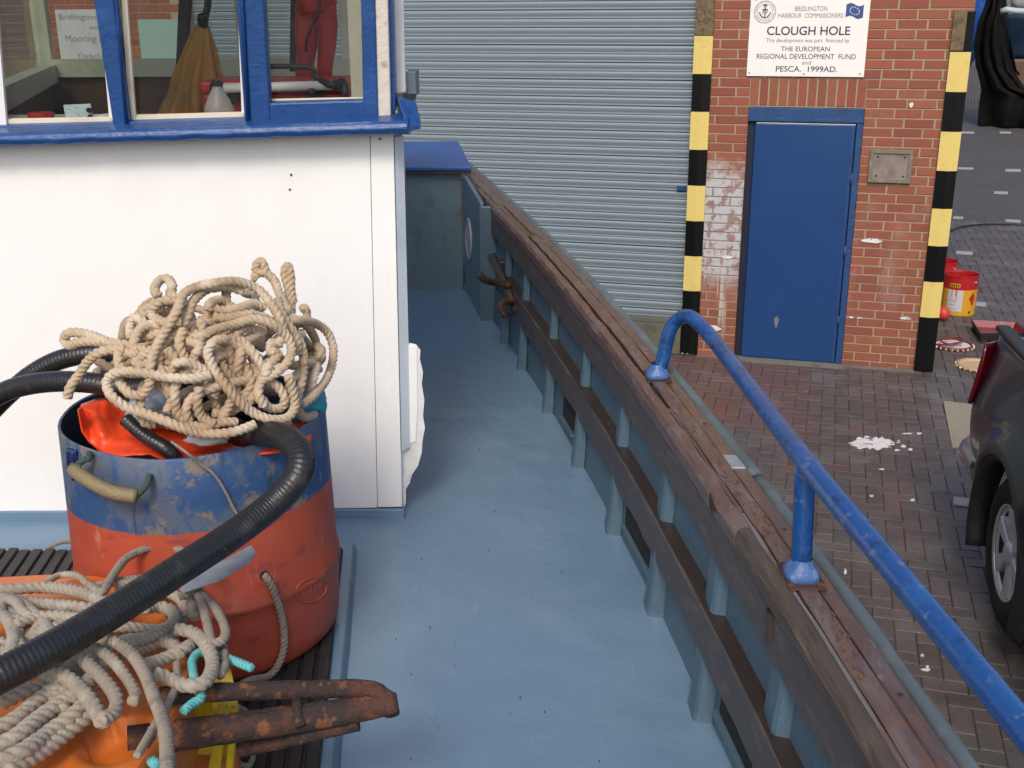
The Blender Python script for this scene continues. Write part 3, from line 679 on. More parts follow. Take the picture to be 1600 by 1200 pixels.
# moss tufts along the strake: colour only (in the material)
# broken hole in the inner moulding and hanging splinters
d = MB(); c_ = capP(2.11, -.009, -.02)
for k in range(7):
    a_ = random.uniform(-.02, .02); d.hexa([c_+np.array([-.002-.004*random.random(), a_+q*.004+random.uniform(-.002, .002), -.02+zz*(.028+random.uniform(-.01, .01))]) if True else None for zz in (0, 1) for q in (0, 1, 1, 0)][:8])
d.build('splintered_wood', M_strd, cap)
d = MB(); c_ = capP(1.72, -.013, -.052); d.hexa([c_+np.array(v) for v in ((-.003, 0, -.05), (.006, 0, -.05), (.006, .016, -.05), (-.003, .016, -.05), (-.003, .01, 0), (.006, .01, 0), (.006, .03, 0), (-.003, .03, 0))]); d.build('hanging_strip', M_strd, cap)
# --- forward locker / bulkhead with blue top
M_bluetop = mat('blue_top_paint', (.018, .090, .30), .42, [((.045, .11, .30), 6, .45, .7, .5), ((.01, .03, .1), 30, .66, .74, .7)], bump=[(.2, 40, 4)])
M_lock = mat('locker_paint', (.115, .175, .215), .5, [((.15, .215, .25), 3, .45, .7, .5), ((.06, .09, .11), 12, .5, .7, .5)], bump=[(.3, 90, 3)])
YB = 5.95
lk = MB(); zt = .635
lk.box((-1.5, YB, -.02), (-.262, YB+.04, zt)); locker = lk.build('locker', M_lock, boat)
a_ = [onY(636, 266, YB-.03), onY(737, 262, YB-.03)]; 
zt2 = a_[1][2]; 
d = MB(); xr0, xr1 = onY(737, 263, YB-.05)[0], onZ(716, 221, zt2+.02)[0]; yb_ = onZ(716, 221, zt2+.02)[1]
d.hexa([(-1.5, YB-.05, zt2-.012), (xr0, YB-.05, zt2-.012), (xr1, yb_, zt2+.0), (-1.5, yb_, zt2+.0), (-1.5, YB-.05, zt2+.008), (xr0, YB-.05, zt2+.008), (xr1, yb_, zt2+.022), (-1.5, yb_, zt2+.022)])
d.build('locker_lid', M_bluetop, locker, bevel=.004)
d = MB(); d.box((-1.5, YB-.045, zt2-.03), (xr0-.004, YB-.02, zt2-.0135)); d.build('lid_edge', M_strd, locker)
# side panel with round disc
pf, pn_ = onZ(725, 452, 0), onZ(752, 499, 0)
pz0, pz1 = onY(720, 274, pf[1])[2], onY(757, 316, pn_[1])[2]
d = MB(); off = np.array([.02, .0, 0])
A, B_ = np.array([pf[0]+.008, pf[1]-.003, -.02]), np.array([pn_[0], pn_[1], -.02])
d.hexa([A, B_, B_+off, A+off, A+[0, 0, pz0+.02], B_+[0, 0, pz1+.02], B_+off+[0, 0, pz1+.02], A+off+[0, 0, pz0+.02]]); sp_ = d.build('side_panel', M_lock, locker, bevel=.003)
d = MB(); d.hexa([B_+[.003, -.004, 0], B_+[.13, -.004, 0], B_+[.13, .03, 0], B_+[.003, .03, 0], B_+[.003, -.004, pz1], B_+[.13, -.004, pz1], B_+[.13, .03, pz1], B_+[.003, .03, pz1]]); d.build('panel_end', M_bul, locker, bevel=.006)
dirp = (B_-A)/np.linalg.norm(B_-A); nrm = np.array([-dirp[1], dirp[0], 0]); nrm = nrm if nrm[0] < 0 else -nrm
def panel_hit(x, y):
    dd = ray(x, y); t_ = ((A-CAM)@nrm)/(dd@nrm); return CAM+dd*t_
cD = panel_hit(733.5, 374); rD = abs(panel_hit(733.5, 342)[2]-panel_hit(733.5, 406)[2])/2
d = MB(); nn_ = 28
V = [cD+nrm*h_+rr*(math.cos(2*math.pi*i/nn_)*dirp+math.sin(2*math.pi*i/nn_)*np.array([0, 0, 1.])) for rr, h_ in ((rD, .001), (rD, .007), (rD*.9, .009), (rD*.86, .006), (rD*.1, .006)) for i in range(nn_)]
d.add(V, [(j*nn_+i, j*nn_+(i+1) % nn_, (j+1)*nn_+(i+1) % nn_, (j+1)*nn_+i) for j in range(4) for i in range(nn_)]+[tuple(4*nn_+i for i in range(nn_))])
d.build('round_vent_cover', mat('grey_white_disc', (.36, .39, .44), .4, [((.22, .25, .3), 25, .5, .7, .6)]), locker, smooth=False)
# --- rusty mooring hook on the stringer end
M_rust = mat('rust', (.075, .030, .020), .85, [((.026, .018, .016), 12, .45, .55, .9, None, 10), ((.21, .075, .025), 30, .54, .62, .7, None, 8), ((.17, .12, .10), 60, .66, .76, .5)], bump=[(1.0, 40, 8, .006), (.7, 160, 4)])
hk = MB(); 
def at(x, y, Y): return onY(x, y, Y)
d = MB(); d.tube(smooth_path([at(795, 445, 4.72), at(772, 441, 4.68), at(757, 437, 4.62), at(749, 428, 4.62)], .01), .016, 10); hook = d.build('mooring_hook', M_rust, boat, smooth=True)
d = MB(); d.tube(smooth_path([at(803, 470, 4.66), at(790, 471, 4.6), at(783, 478, 4.58), at(790, 495, 4.58)], .01), .016, 10); d.build('hook_arm', M_rust, hook, smooth=True)
d = MB(); d.tube(smooth_path([at(768, 400, 4.9), at(783, 430, 4.8), at(798, 465, 4.7), at(808, 490, 4.66)], .02), .022, 8); d.build('hook_plate', M_strd, hook, bevel=.003)
d = MB(); d.tube([at(806, 468, 4.64), at(809, 490, 4.6)], .011, 8); d.build('hook_bolt', M_strd, hook, smooth=True)
# --- blue handrail
M_rail = mat('rail_blue', (.010, .066, .235), .26, [((.018, .095, .29), 14, .50, .62, .6), ((.10, .16, .27), 42, .60, .66, .6), ((.006, .025, .10), 20, .55, .66, .7), ((.12, .05, .025), 26, .72, .75, .8)], bump=[(.7, 28, 5, .004), (.4, 120, 4)], coat=.2)
f1 = capP(2.83, .052, .004); f2 = capP(1.765, .05, .004)
top2 = onY(1259, 722, f2[1]); topn = onZ(1600, 1140, top2[2]-.012)
dr_ = topn-top2; ext = topn+dr_*1.1
t1 = onY(1092, 510, 2.72); t0 = onY(1064, 493, 2.80); 
pr_ = [f1+np.array([0, 0, .0]), onY(1036, 560, 2.83), onY(1046, 518, 2.83), onY(1060, 499, 2.82), onY(1078, 495, 2.77), onY(1100, 514, 2.68), onY(1130, 550, 2.52), top2+(onY(1130, 550, 2.52)-top2)*.5, top2, (top2+topn)/2, topn, ext]
path = smooth_path(pr_, .008)
d = MB(); d.tube(path, [.0185*(1+.03*n3(p[0], p[1], p[2], 25)) for p in path], 20); rail = d.build('handrail', M_rail, boat, smooth=True)
d = MB(); d.tube(smooth_path([f2, f2*.5+top2*.5, top2-np.array([0, 0, .004])], .02), .0178, 18); d.build('rail_post', M_rail, rail, smooth=True)
for fp in (f1, f2):
    d = MB(); V = []; nn_ = 14
    for (hw, z) in ((.034, -.006), (.036, .006), (.030, .016), (.024, .024), (.0205, .034)):
        for k in range(nn_):
            a = 2*math.pi*k/nn_; rr = hw*(1+.05*n3(k, z*90, fp[1])); e_ = 1/max(abs(math.cos(a)), abs(math.sin(a)))**(.8 if z < .02 else 0)
            V.append(fp+np.array([rr*e_*math.cos(a)*.85, rr*e_*math.sin(a), z]))
    d.add(V, [(j*nn_+k, j*nn_+(k+1) % nn_, (j+1)*nn_+(k+1) % nn_, (j+1)*nn_+k) for j in range(4) for k in range(nn_)]+[tuple(range(nn_))[::-1]])
    d.build('rail_foot', mat('rail_foot_blue', (.05, .12, .30), .4, [((.2, .3, .42), 40, .5, .7, .6), ((.2, .08, .03), 60, .66, .75, .8)], bump=[(.8, 50, 5, .005)]) if fp is f1 else bpy.data.materials['rail_foot_blue'], rail, smooth=True)
    d = MB(); d.box(fp+np.array([-.032, -.05, -.006]), fp+np.array([.034, .05, -.0005])); d.build('foot_plate', M_rust, rail, bevel=.002)
# flaking paint around the near foot
d = MB()
for k in range(90):
    Y = random.uniform(1.45, 2.1) if k < 60 else random.uniform(1.9, 2.7); s = random.uniform(.03, .06); c_ = capP(Y, s, .0035); r_ = random.uniform(.002, .007)
    a0_ = random.random()*6
    V = [c_+np.array([r_*.6*math.cos(a0_+q*1.5708)*random.uniform(.5, 1.2), r_*1.4*math.sin(a0_+q*1.5708), random.uniform(0, .0022)]) for q in range(4)]
    d.add(V, [(0, 1, 2, 3)])
o = d.build('paint_flakes', M_cap, cap, solid=.001); o['kind'] = 'stuff'
# --- grit on deck
d = MB()
for k in range(520):
    x, Y = random.uniform(-.45, .3), random.uniform(1.3, 5.6)
    if x > cx(Y)-.06 or (Y > 3 and x < -.25): continue
    if n3(x*4, Y*4, 1) < .22 and random.random() < .93: continue
    r_ = random.choice((.0008, .0011, .0016))*random.uniform(.6, 1.2); z_ = .003+.006*n3(x*3, Y*3, 0)
    d.add([(x+r_*math.cos(a)*random.uniform(.5, 1.5), Y+r_*math.sin(a)*random.uniform(.5, 1.5), z_-.006) for a in (0, 2.1, 4.2)]+[(x, Y, z_+r_*.8)], [(0, 1, 3), (1, 2, 3), (2, 0, 3)])
o = d.build('deck_grit', M_strd); tag(o, 'dark crumbs of grit scattered on the blue-grey deck', 'grit', kind='stuff')

# ================================================================== WHEELHOUSE (part of the boat)
M_white = mat('white_gloss_paint', (.82, .812, .795), .38, [((.72, .71, .69), 1.6, .5, .75, .5), ((.66, .65, .63), 9, .60, .72, .14, (.5, 1, 1.6)), ((.86, .84, .80), 16, .55, .7, .4, (4, 1, .3)), ((.62, .60, .55), 30, .70, .78, .4), ((.45, .30, .18), 55, .765, .785, .5)], bump=[(.14, 6, 3, .02), (.2, 60, 4, .003, (2, 1, .4))])
M_cream = mat('cream_paint', (.74, .67, .52), .5, [((.45, .40, .30), 9, .5, .7, .5)], bump=[(.3, 40, 4)])
M_wblue = mat('window_blue_paint', (.012, .062, .215), .33, [((.03, .10, .32), 9, .5, .7, .5), ((.008, .025, .09), 26, .60, .72, .7), ((.45, .47, .5), 60, .74, .77, .7)], bump=[(.5, 26, 5, .005), (.35, 110, 4)])
M_chip = mat('chipped_white', (.68, .63, .55), .7, [((.35, .20, .10), 26, .58, .7, .7), ((.25, .22, .2), 40, .62, .75, .6)], bump=[(.8, 40, 5, .005)])
M_brown = mat('brown_varnish', (.17, .072, .038), .5, [((.09, .04, .022), 5, .45, .7, .6)], bump=[(.2, 40, 4)])
M_glass = glass('window_glass', (.84, .86, .85), .008)
YW = 3.07
LN = np.array([0, 1.0, .15]); LC = YW+.15*1.15
def onP(x, y, off=0.0):
    d_ = ray(x, y); t_ = ((LC+off)-LN@CAM)/(LN@d_); return CAM+d_*t_
def ext(a, b, y):  # pixel on the line a-b at height y
    return (a[0]+(b[0]-a[0])*(y-a[1])/(b[1]-a[1]), y)
YT = -230
def post(name, l, r, yb_l, yb_r, m, parent, off=0.0, th=.045, bevel=.004):
    d = MB(); P = [onP(*ext(*l, YT), off), onP(*ext(*r, YT), off), onP(*ext(*r, yb_r), off), onP(*ext(*l, yb_l), off)]
    d.prism(P, LN/np.linalg.norm(LN)*th); return d.build(name, m, parent, bevel=bevel)
# white lower wall in two boards
zl = lambda x: 1.121+.027*(x+.28)
def wy(z): return YW
x_s0, x_s1 = onY(584, 500, YW)[0], onY(590, 800, YW)[0]
def xs(z): return x_s0+(x_s1-x_s0)*(.62-z)/.6
def xcor(z): return -.315-.012*(1.12-z)/.78
d = MB(); th = .03
def board(x_l, x_r, name, m, z0=.028, y=YW, sag=0.0):
    d = MB(); n = 10; V = []
    for i in range(n+1):
        z = z0+(1.15-z0)*i/n
        for f_ in (x_l, x_r):
            x = f_(z) if callable(f_) else f_
            zz = z+(.027*(x+.28) if i else .012*(x+.3)); V.append((x, y, zz)); 
    V2 = [(p[0], p[1]+th, p[2]) for p in V]; N_ = len(V)
    F_ = [(2*i, 2*i+1, 2*i+3, 2*i+2) for i in range(n)]+[(N_+2*i, N_+2*i+2, N_+2*i+3, N_+2*i+1) for i in range(n)]
    F_ += [(2*i, 2*i+2, N_+2*i+2, N_+2*i) for i in range(n)]+[(2*i+1, N_+2*i+1, N_+2*i+3, 2*i+3) for i in range(n)]+[(0, N_, N_+1, 1), (2*n, 2*n+1, N_+2*n+1, N_+2*n)]
    d.add(V+V2, F_); return d
wh = board(-1.80, lambda z: xs(z)-.0007, 'w', M_white).build('wheelhouse', M_white, boat, bevel=.002)
board(lambda z: xs(z)+.0007, xcor, 'w', M_white, .03, YW-.001).build('corner_board', M_white, wh, bevel=.002)
# corner strip (chamfer), then the side wall going forward
d = MB(); V = []
for i in range(9):
    z = .21+(1.12-.21)*i/8
    V += [(xcor(z)+.002, YW+.002, z), (onY(639, 450, YW+.03)[0]-.012*(1.1-z), YW+.03, z), (xcor(z)-.02, YW+.06, z)]
d.add(V, [(3*i+j, 3*i+j+1, 3*i+j+4, 3*i+j+3) for i in range(8) for j in range(2)]); d.build('corner_strip', mat('shaded_white', (.60, .66, .70), .4, [((.5, .55, .6), 8, .5, .7, .5)], bump=[(.2, 50, 4)]), wh)  # white strip facing right: its bluish shade is put into the colour
CB, CC, CD, CA = np.array([-.335, 3.10]), np.array([-.64, 4.85]), np.array([-1.95, 4.85]), np.array([-1.46, 3.07])
def wallseg(name, a, b, z0, z1, m, th=.03, parent=None):
    t_ = np.r_[b-a, 0]; t_ /= np.linalg.norm(t_); nn_ = np.array([t_[1], -t_[0], 0])*th
    d = MB(); A_ = np.r_[a, z0]; B2 = np.r_[b, z0]
    d.prism([A_, B2, B2+nn_, A_+nn_], (0, 0, z1-z0)); return d.build(name, m, parent or wh)
wallseg('side_wall', CC, CB, -.01, 1.14, M_white); wallseg('front_wall', CD, CC, -.01, 1.19, M_brown); wallseg('port_wall', CA, CD, -.01, 1.17, M_brown); wallseg('port_side', np.array([-1.78, 3.1]), np.array([-2.2, 4.9]), -.01, 1.15, M_white)
M_skirt = M_deck
d = MB(); d.box((-1.85, YW-.006, -.02), (-.325, YW+.02, .024)); d.build('skirting', M_skirt, wh, bevel=.004)
# torn corner flap low on the side
fl = [(641, 536), (650, 538), (657, 547), (656, 560), (661, 582), (659, 600), (663, 625), (661, 650), (664, 668), (660, 690), (659, 707), (653, 728), (644, 741), (640, 755), (634, 764), (634, 785), (630, 800), (629, 812), (627, 795), (627, 700), (640, 690)]
d = MB(); d.prism([onY(x, y, 3.102) for x, y in fl], (-.02, .012, 0)); d.build('torn_corner_guard', mat('flaking_white', (.70, .70, .69), .6, [((.5, .5, .5), 26, .5, .7, .6)], bump=[(.7, 40, 5, .004)]), wh)
d = MB(); d.prism([onY(x, y, 3.098) for x, y in [(642, 538), (652, 540), (653, 640), (650, 690), (641, 694)]], (-.01, .0035, 0)); d.build('corner_lath', M_white, wh, bevel=.002)
# screws and rust spots
for x, y in [(455, 273), (453, 296), (594, 217)]:
    d = MB(); p = onY(x, y, YW); d.tube([p+[0, .002, 0], p+[0, -.003, 0]], .003, 8); d.build('screw', M_rust, wh)
# sill: slab with a rounded, knocked-about nose
d = MB(); V = []; ns = 90; prof_ = None
for i in range(ns+1):
    x = -1.85+(1.85-.268)*i/ns; t_ = (x+1.378)/(1.378-.28)
    zb_ = onY(0, 231, 2.99)[2]*(1-t_)+onY(635, 211, 2.99)[2]*t_; w_ = .004*n3(x*14, 0, 0)+.003*n3(x*45, 1, 0)
    for (y_, z_) in ((3.10, .002), (3.0, .0), (2.988, .006+w_), (2.982, .018+w_*.7), (2.986, .030), (2.998, .036), (3.10, .047)):
        V.append((x, y_, zb_+z_))
d.add(V, [(i*7+j, i*7+(j+1) % 7, (i+1)*7+(j+1) % 7, (i+1)*7+j) for i in range(ns) for j in range(7)]+[tuple(range(7)), tuple(ns*7+j for j in range(7))[::-1]])
sill = d.build('window_sill', M_wblue, wh, smooth=False, bevel=.003)
# sill return along the side, with a broken end
e0, e1 = onY(634, 205, 2.99), onY(652, 190, 3.16)
d = MB(); zt_ = onY(617, 152, 3.1)[2]
d.hexa([(-.268, 2.99, e0[2]), (-.235, 3.02, e0[2]+.002), (-.262, 3.35, e0[2]+.004), (-.33, 3.35, e0[2]+.004), (-.30, 3.05, zt_), (-.252, 3.09, zt_-.012), (-.30, 3.35, zt_), (-.33, 3.35, zt_)]); d.build('side_sill', M_wblue, sill, bevel=.006)
d = MB(); p = onY(641, 132, 3.2); d.box(p+[-.011, 0, -.032], p+[.016, .12, .035]); d.build('side_batten', mat('grey_blue_batten', (.12, .16, .22), .5), sill, bevel=.003)
d = MB()
for k in range(7):
    p = onY(632+2.6*k, 150+random.uniform(-2, 2), 3.13); d.add([p+[-.006, 0, .004], p+[.006, 0, .003], p+[.002, -.003, -.012-random.random()*.006]], [(0, 1, 2)])
d.build('paint_flakes', M_dark, sill, solid=.002)
# blue window frames
m1 = ((146, 0), (177, 198)), ((177, 0), (202, 194)); m2 = ((369, 0), (382, 188)), ((412, 0), (421, 163)); m3 = ((564, 0), (567, 159)), ((586, 0), (591, 186))
post('window_mullion', *m1, 201, 197, M_wblue, wh); post('window_mullion', *m2, 194, 194, M_wblue, wh); post('window_stile', *m3, 190, 188, M_wblue, wh)
d = MB(); d.prism([onP(419, 161.5, .004), onP(569, 157.5, .004), onP(589, 190, .004), onP(384, 195, .004)], LN*.04); d.build('window_rail', M_wblue, wh, bevel=.004)
d = MB(); d.prism([onP(-60, 199, .002), onP(180, 193, .002), onP(181, 206, .002), onP(-60, 213, .002)], LN*.04); d.build('window_rail', M_wblue, wh, bevel=.003)
d = MB(); d.prism([onP(200, 191, .002), onP(386, 186, .002), onP(386, 199, .002), onP(200, 206, .002)], LN*.04); d.build('window_rail', M_wblue, wh, bevel=.003)
d = MB(); d.tube([onP(*ext((378, 0), (388, 188), YT), -.004), onP(*ext((378, 0), (388, 188), 190), -.004)], .006, 8); d.build('mullion_bead', M_wblue, wh, smooth=True)
d = MB(); d.tube([onP(*ext((186, 0), (206, 194), YT), -.002), onP(*ext((183, 0), (198, 194), 196), -.002)], .005, 8); d.build('mullion_bead', M_wblue, wh, smooth=True)
# white rebates / putty lines behind the blue
def strip(name, pts, m, off=.03, th=.012):
    d = MB(); d.prism([onP(x, y, off) for x, y in pts], LN*th); return d.build(name, m, wh)
strip('putty_line', [(176, -230), (182, -230), (212, 192), (202, 192)], M_cream, .028); strip('putty_line', [(202, 181), (380, 176), (382, 194), (204, 196)], M_cream, .030)
strip('putty_line', [(362, -230), (370, -230), (383, 188), (378, 188)], M_white, .034); strip('putty_line', [(-60, 188), (172, 184), (178, 198), (-60, 202)], M_cream, .030)
strip('putty_line', [(134, -230), (140, -230), (176, 190), (171, 190)], M_white, .034)
strip('putty_line', [(419, 156), (568, 153), (569, 165), (420, 168)], M_cream, .034)
strip('putty_line', [(-40, -230), (-25, -230), (10, 196), (-4, 196)], M_white, .02)
# glass panes
for pts in ([(-60, -230), (150, -230), (178, 195), (-60, 199)], [(168, -230), (378, -230), (384, 188), (200, 192)], [(404, -230), (572, -230), (570, 164), (419, 168)]):
    d = MB(); d.prism([onP(x, y, .05) for x, y in pts], LN*.004); d.build('window_pane', M_glass, wh)
# white corner post, side window frame
d = MB(); d.prism([onP(*ext((586, 0), (591, 186), YT), .006), onP(*ext((606, 0), (611, 186), YT), .012), onP(611, 188, .012), onP(591, 188, .006)], LN*.03); d.build('corner_post', M_chip, wh, bevel=.004)
d = MB(); d.prism([onP(*ext((606, 0), (612, 186), YT), .03), onP(*ext((614, 0), (618, 150), YT), .03), onP(618, 168, .03), onP(612, 186, .03)], (0, .05, 0)); d.build('side_window_frame', M_wblue, wh)
d = MB(); d.prism([onY(*ext((613, 0), (617, 145), YT), 3.17), onY(*ext((631, 0), (634, 145), YT), 3.17), onY(634, 145, 3.17), onY(617, 147, 3.17)], (-.006, .03, 0)); d.build('side_window_post', M_white, wh, bevel=.004)
# interior: cream window frames of the forward and port walls
def wpost(name, p, q, z0, z1, w, m): 
    d = MB(); t_ = np.r_[q-p, 0]/np.linalg.norm(q-p); nn_ = np.array([t_[1], -t_[0], 0])*.04; A_ = np.r_[p, z0]; d.prism([A_, A_+t_*w, A_+t_*w+nn_, A_+nn_], (0, 0, z1-z0)); d.build(name, m, wh)
wallseg('forward_window_sill', CD, CC, 1.185, 1.255, M_cream, .06); wallseg('port_window_sill', CA, CD, 1.165, 1.235, M_cream, .06)
for x, w in ((-1.95, .06), (-1.63, .05), (-.70, .05), (-1.12, .045)): wpost('forward_window_post', np.array([x, 4.84]), CC, 1.25, 1.98, w, M_cream)
wpost('port_window_post', np.array(CA*.97+CD*.03), CD, 1.23, 1.98, .06, M_cream)
wallseg('forward_pane', CD, CC, 1.25, 1.98, M_glass, .004); wallseg('port_pane', CA, CD, 1.23, 1.98, glass('grimy_glass', (.7, .78, .74), .16), .004)
d = MB(); d.prism([np.r_[CA, 1.98]+[-.06, -.2, 0], np.r_[CB, 1.98]+[.06, -.22, 0], np.r_[CC, 1.98]+[.08, .08, 0], np.r_[CD, 1.98]+[-.08, .08, 0]], (0, 0, .05)); d.build('roof', M_white, wh)
wpost('starboard_window_post', np.array([-.40, 3.5]), CC, 1.14, 1.98, .05, M_cream)
p0, p1 = onY(543, 0, 3.26), onY(566, 0, 3.26)
d = MB(); d.box((p0[0], 3.24, 1.1), (p1[0], 3.29, 1.98)); d.build('inner_corner_post', M_cream, wh, bevel=.004)
d = MB(); d.box((-1.5, 3.10, .9), (-.38, 3.36, onY(300, 184, 3.16)[2]-.006)); d.build('inner_ledge', M_cream, wh)
d = MB(); d.box((-1.2, 3.37, .4), (-.45, 3.95, 1.05)); d.build('wheelhouse_console', M_brown, wh)
ZL = onY(300, 184, 3.16)[2]-.006
# ------------- loose things inside the wheelhouse
M_red = mat('red_plastic', (.48, .02, .02), .4, [((.3, .015, .015), 12, .5, .7, .5)])
M_blk = mat('black_rubber', (.014, .014, .015), .5, [((.05, .05, .05), 30, .55, .75, .6)], bump=[(.3, 60, 4)])
p = onY(64, 180, 3.17)
d = MB(); d.lathe([(.018, 0), (.034, 0), (.035, .003), (.035, .020), (.033, .022), (.018, .022), (.018, 0)], (p[0], 3.17, ZL), 28); tag(d.build('tape_roll', M_red, smooth=False, bevel=.001), 'roll of red tape on the ledge inside the left window', 'tape')
card = thing('paper_card', onY(122, 190, 3.14), 'pale blue and white card propped inside the left window', 'card')
d = MB(); P = [onY(x, y, Y) for x, y, Y in ((99, 164, 3.17), (141, 162, 3.17), (146, 191, 3.14), (104, 193, 3.14))]; d.prism(P, (0, .004, 0)); d.build('sheet', mat('card', (.62, .72, .72), .6, [((.35, .5, .55), 60, .5, .6, .7, (1, 1, 3))]), card)
for x, y in ((139, 172), (141, 183)):
    d = MB(); q = onY(x, y, 3.148); d.lathe([(0, .007), (.006, .005), (.009, 0), (.006, -.005), (0, -.007)], q, 10); d.build('magnet', M_blk, card, smooth=True)
d = MB(); d.tube([onY(146, 186, 3.16), onY(173, 183, 3.16)], .011, 12); tag(d.build('paper_tube', M_white, smooth=True), 'short white tube lying beside the card behind the left mullion', 'tube')
bt = thing('flask', onY(343, 178, 3.19), 'clear conical bottle with black cap on the middle window ledge', 'bottle')
pc = onY(343, 177, 3.19); pt = onY(343, 118, 3.19); hh = pt[2]-pc[2]
d = MB(); d.lathe([(0, 0), (.040, 0), (.043, .008), (.040, .03), (.028, hh*.55), (.014, hh*.8), (.012, hh*.86)], (pc[0], 3.19, ZL+.002), 28)
mg = bpy.data.materials.new('bottle_plastic'); mg.use_nodes = True; pb = mg.node_tree.nodes['Principled BSDF']; pb.inputs['Base Color'].default_value = (.75, .72, .7, 1); pb.inputs['Roughness'].default_value = .25; pb.inputs['Alpha'].default_value = .45
d.build('body', mg, bt, smooth=True)
d = MB(); d.lathe([(0, hh*1.0), (.013, hh*1.0), (.015, hh*.97), (.015, hh*.85), (0, hh*.85)], (pc[0], 3.19, ZL+.002), 18); d.build('cap', M_blk, bt)
d = MB(); d.lathe([(.041, .012), (.0445, .011), (.0445, .016), (.041, .017)], (pc[0], 3.19, ZL+.002), 28); d.build('band', M_red, bt)
tb = thing('toolbox', onY(430, 177, 3.5), 'red plastic toolbox under a white tube lamp inside the wheelhouse', 'toolbox')
x0, x1 = onY(316, 150, 3.46)[0], onY(543, 150, 3.46)[0]; zt_ = onY(400, 120, 3.46)[2]; zb_ = 1.051
d = MB(); d.box((x0, 3.46, zb_), (x1, 3.70, zt_-.05)); d.build('body', M_red, tb, bevel=.008)
d = MB(); d.box((x0-.006, 3.452, zt_-.049), (x1+.006, 3.705, zt_-.012)); d.build('lid', M_red, tb, bevel=.01)
d = MB(); d.tube(smooth_path([(x0+.12, 3.58, zt_-.014), (x0+.13, 3.58, zt_+.02), (x1-.13, 3.58, zt_+.02), (x1-.12, 3.58, zt_-.014)], .01), .008, 8); d.build('handle', M_blk, tb, smooth=True)
for xx in (x0+.08, x1-.1):
    d = MB(); d.box((xx, 3.444, zt_-.075), (xx+.03, 3.452, zt_-.02)); d.build('latch', M_blk, tb, bevel=.002)
lm = thing('tube_lamp', onY(430, 140, 3.41), 'white strip lamp lying across the red toolbox', 'lamp')
a_, b_ = onY(350, 138, 3.42), onY(520, 133, 3.42)
d = MB(); d.tube([a_, b_], .014, 14); d.build('tube', M_white, lm, smooth=True)
for q, r_ in ((a_, a_+(a_-b_)*.12), (b_, b_+(b_-a_)*.08)):
    d = MB(); d.tube([q, r_], .016, 14); d.build('end_cap', M_blk, lm, smooth=True)
d = MB(); cl_ = smooth_path([onY(485, 150, 3.41), onY(495, 128, 3.43), onY(520, 133, 3.40), onY(535, 128, 3.43), onY(540, 152, 3.41)], .01); d.tube(cl_, [.014*(1+.5*n3(*p, 40)) for p in cl_], 9); tag(d.build('black_cable', M_blk, smooth=True), 'tangle of black cable over the right end of the toolbox', 'cable')
# hanging oilskins
def drape(name, xc, y_top, y_bot, Y, wt_px, wb_px, m, folds=7, lean=0.0, depth=.5):
    top, bot = onY(xc, y_top, Y), onY(xc+lean, y_bot, Y); sc = np.linalg.norm(onY(xc+10, 0, Y)-onY(xc, 0, Y))/10
    d = MB(); nu, nv = 56, 30
    def fn(i, j):
        th = 2*math.pi*i; c_ = top+(bot-top)*j; hw = (wt_px+(wb_px-wt_px)*(j**.75))*sc/2
        f_ = 1+(.12+.20*j)*math.sin(folds*th+1.3*math.sin(3*j))+.22*n3(1.5*math.cos(th), 1.5*math.sin(th), j*2)+.10*n3(4*math.cos(th), 4*math.sin(th), j*5)
        return c_+np.array([hw*f_*math.cos(th), hw*depth*f_*math.sin(th), .01*n3(i*8, j*4, 1)])
    d.grid(fn, nu, nv); return d.build(name, m, None, smooth=True)
M_oily = mat('yellow_oilskin', (.44, .185, .012), .45, [((.2, .09, .015), 7, .5, .7, .6)], bump=[(.3, 20, 4, .01)])
M_oilr = mat('red_oilskin', (.50, .014, .016), .42, [((.3, .01, .012), 8, .5, .7, .5)], bump=[(.3, 20, 4, .01)])
yo = thing('yellow_oilskin', onY(310, 170, 3.9), 'yellow oilskin trousers hanging from a hook in the wheelhouse', 'oilskins')
setpar(drape('trousers', 318, 36, 182, 3.95, 14, 96, M_oily, 8, -14), yo)
d = MB(); d.tube(smooth_path([onY(328, -160, 3.95), onY(325, 0, 3.95), onY(322, 20, 3.95), onY(318, 38, 3.95)], .02), .012, 8); d.build('strap', M_blk, yo, smooth=True)
d = MB(); d.lathe([(0, .025), (.016, .02), (.02, 0), (.014, -.02), (0, -.025)], onY(317, 32, 3.93), 10); d.build('buckle', M_blk, yo, smooth=True)
ro_ = thing('red_oilskin', onY(490, 118, 4.1), 'red oilskin dungarees hanging behind the right wheelhouse window', 'oilskins')
def legtube(pts, rads, Y):
    d = MB(); sc = np.linalg.norm(onY(410, 0, Y)-onY(400, 0, Y))/10; path = smooth_path([onY(x, y, Y) for x, y in pts], .012); rr = np.interp(np.linspace(0, 1, len(path)), np.linspace(0, 1, len(rads)), rads)*sc
    rr = [r_*(1+.10*n3(p[0], p[1], p[2]*1.0, 18)) for r_, p in zip(rr, path)]
    d.tube(path, rr, 16, True, 0, lambda th, a: 1+.10*math.sin(3*th+25*a)); return d
body = legtube([(487, -160), (490, -60), (492, 5), (494, 20)], [30, 36, 36, 30], 4.1); l2 = legtube([(481, 8), (478, 60), (476, 119)], [19, 17, 13], 4.1); l3 = legtube([(508, 8), (511, 60), (508, 119)], [18, 15, 12], 4.1)
body.add(l2.v, l2.f); body.add(l3.v, l3.f); body.build('dungarees', M_oilr, ro_, smooth=True)
d = MB(); d.tube(smooth_path([onY(492, -20, 4.05), onY(500, 10, 4.02), onY(480, 60, 4.03), onY(478, 80, 4.04)], .01), .005, 6); d.build('cord', M_blk, ro_, smooth=True)
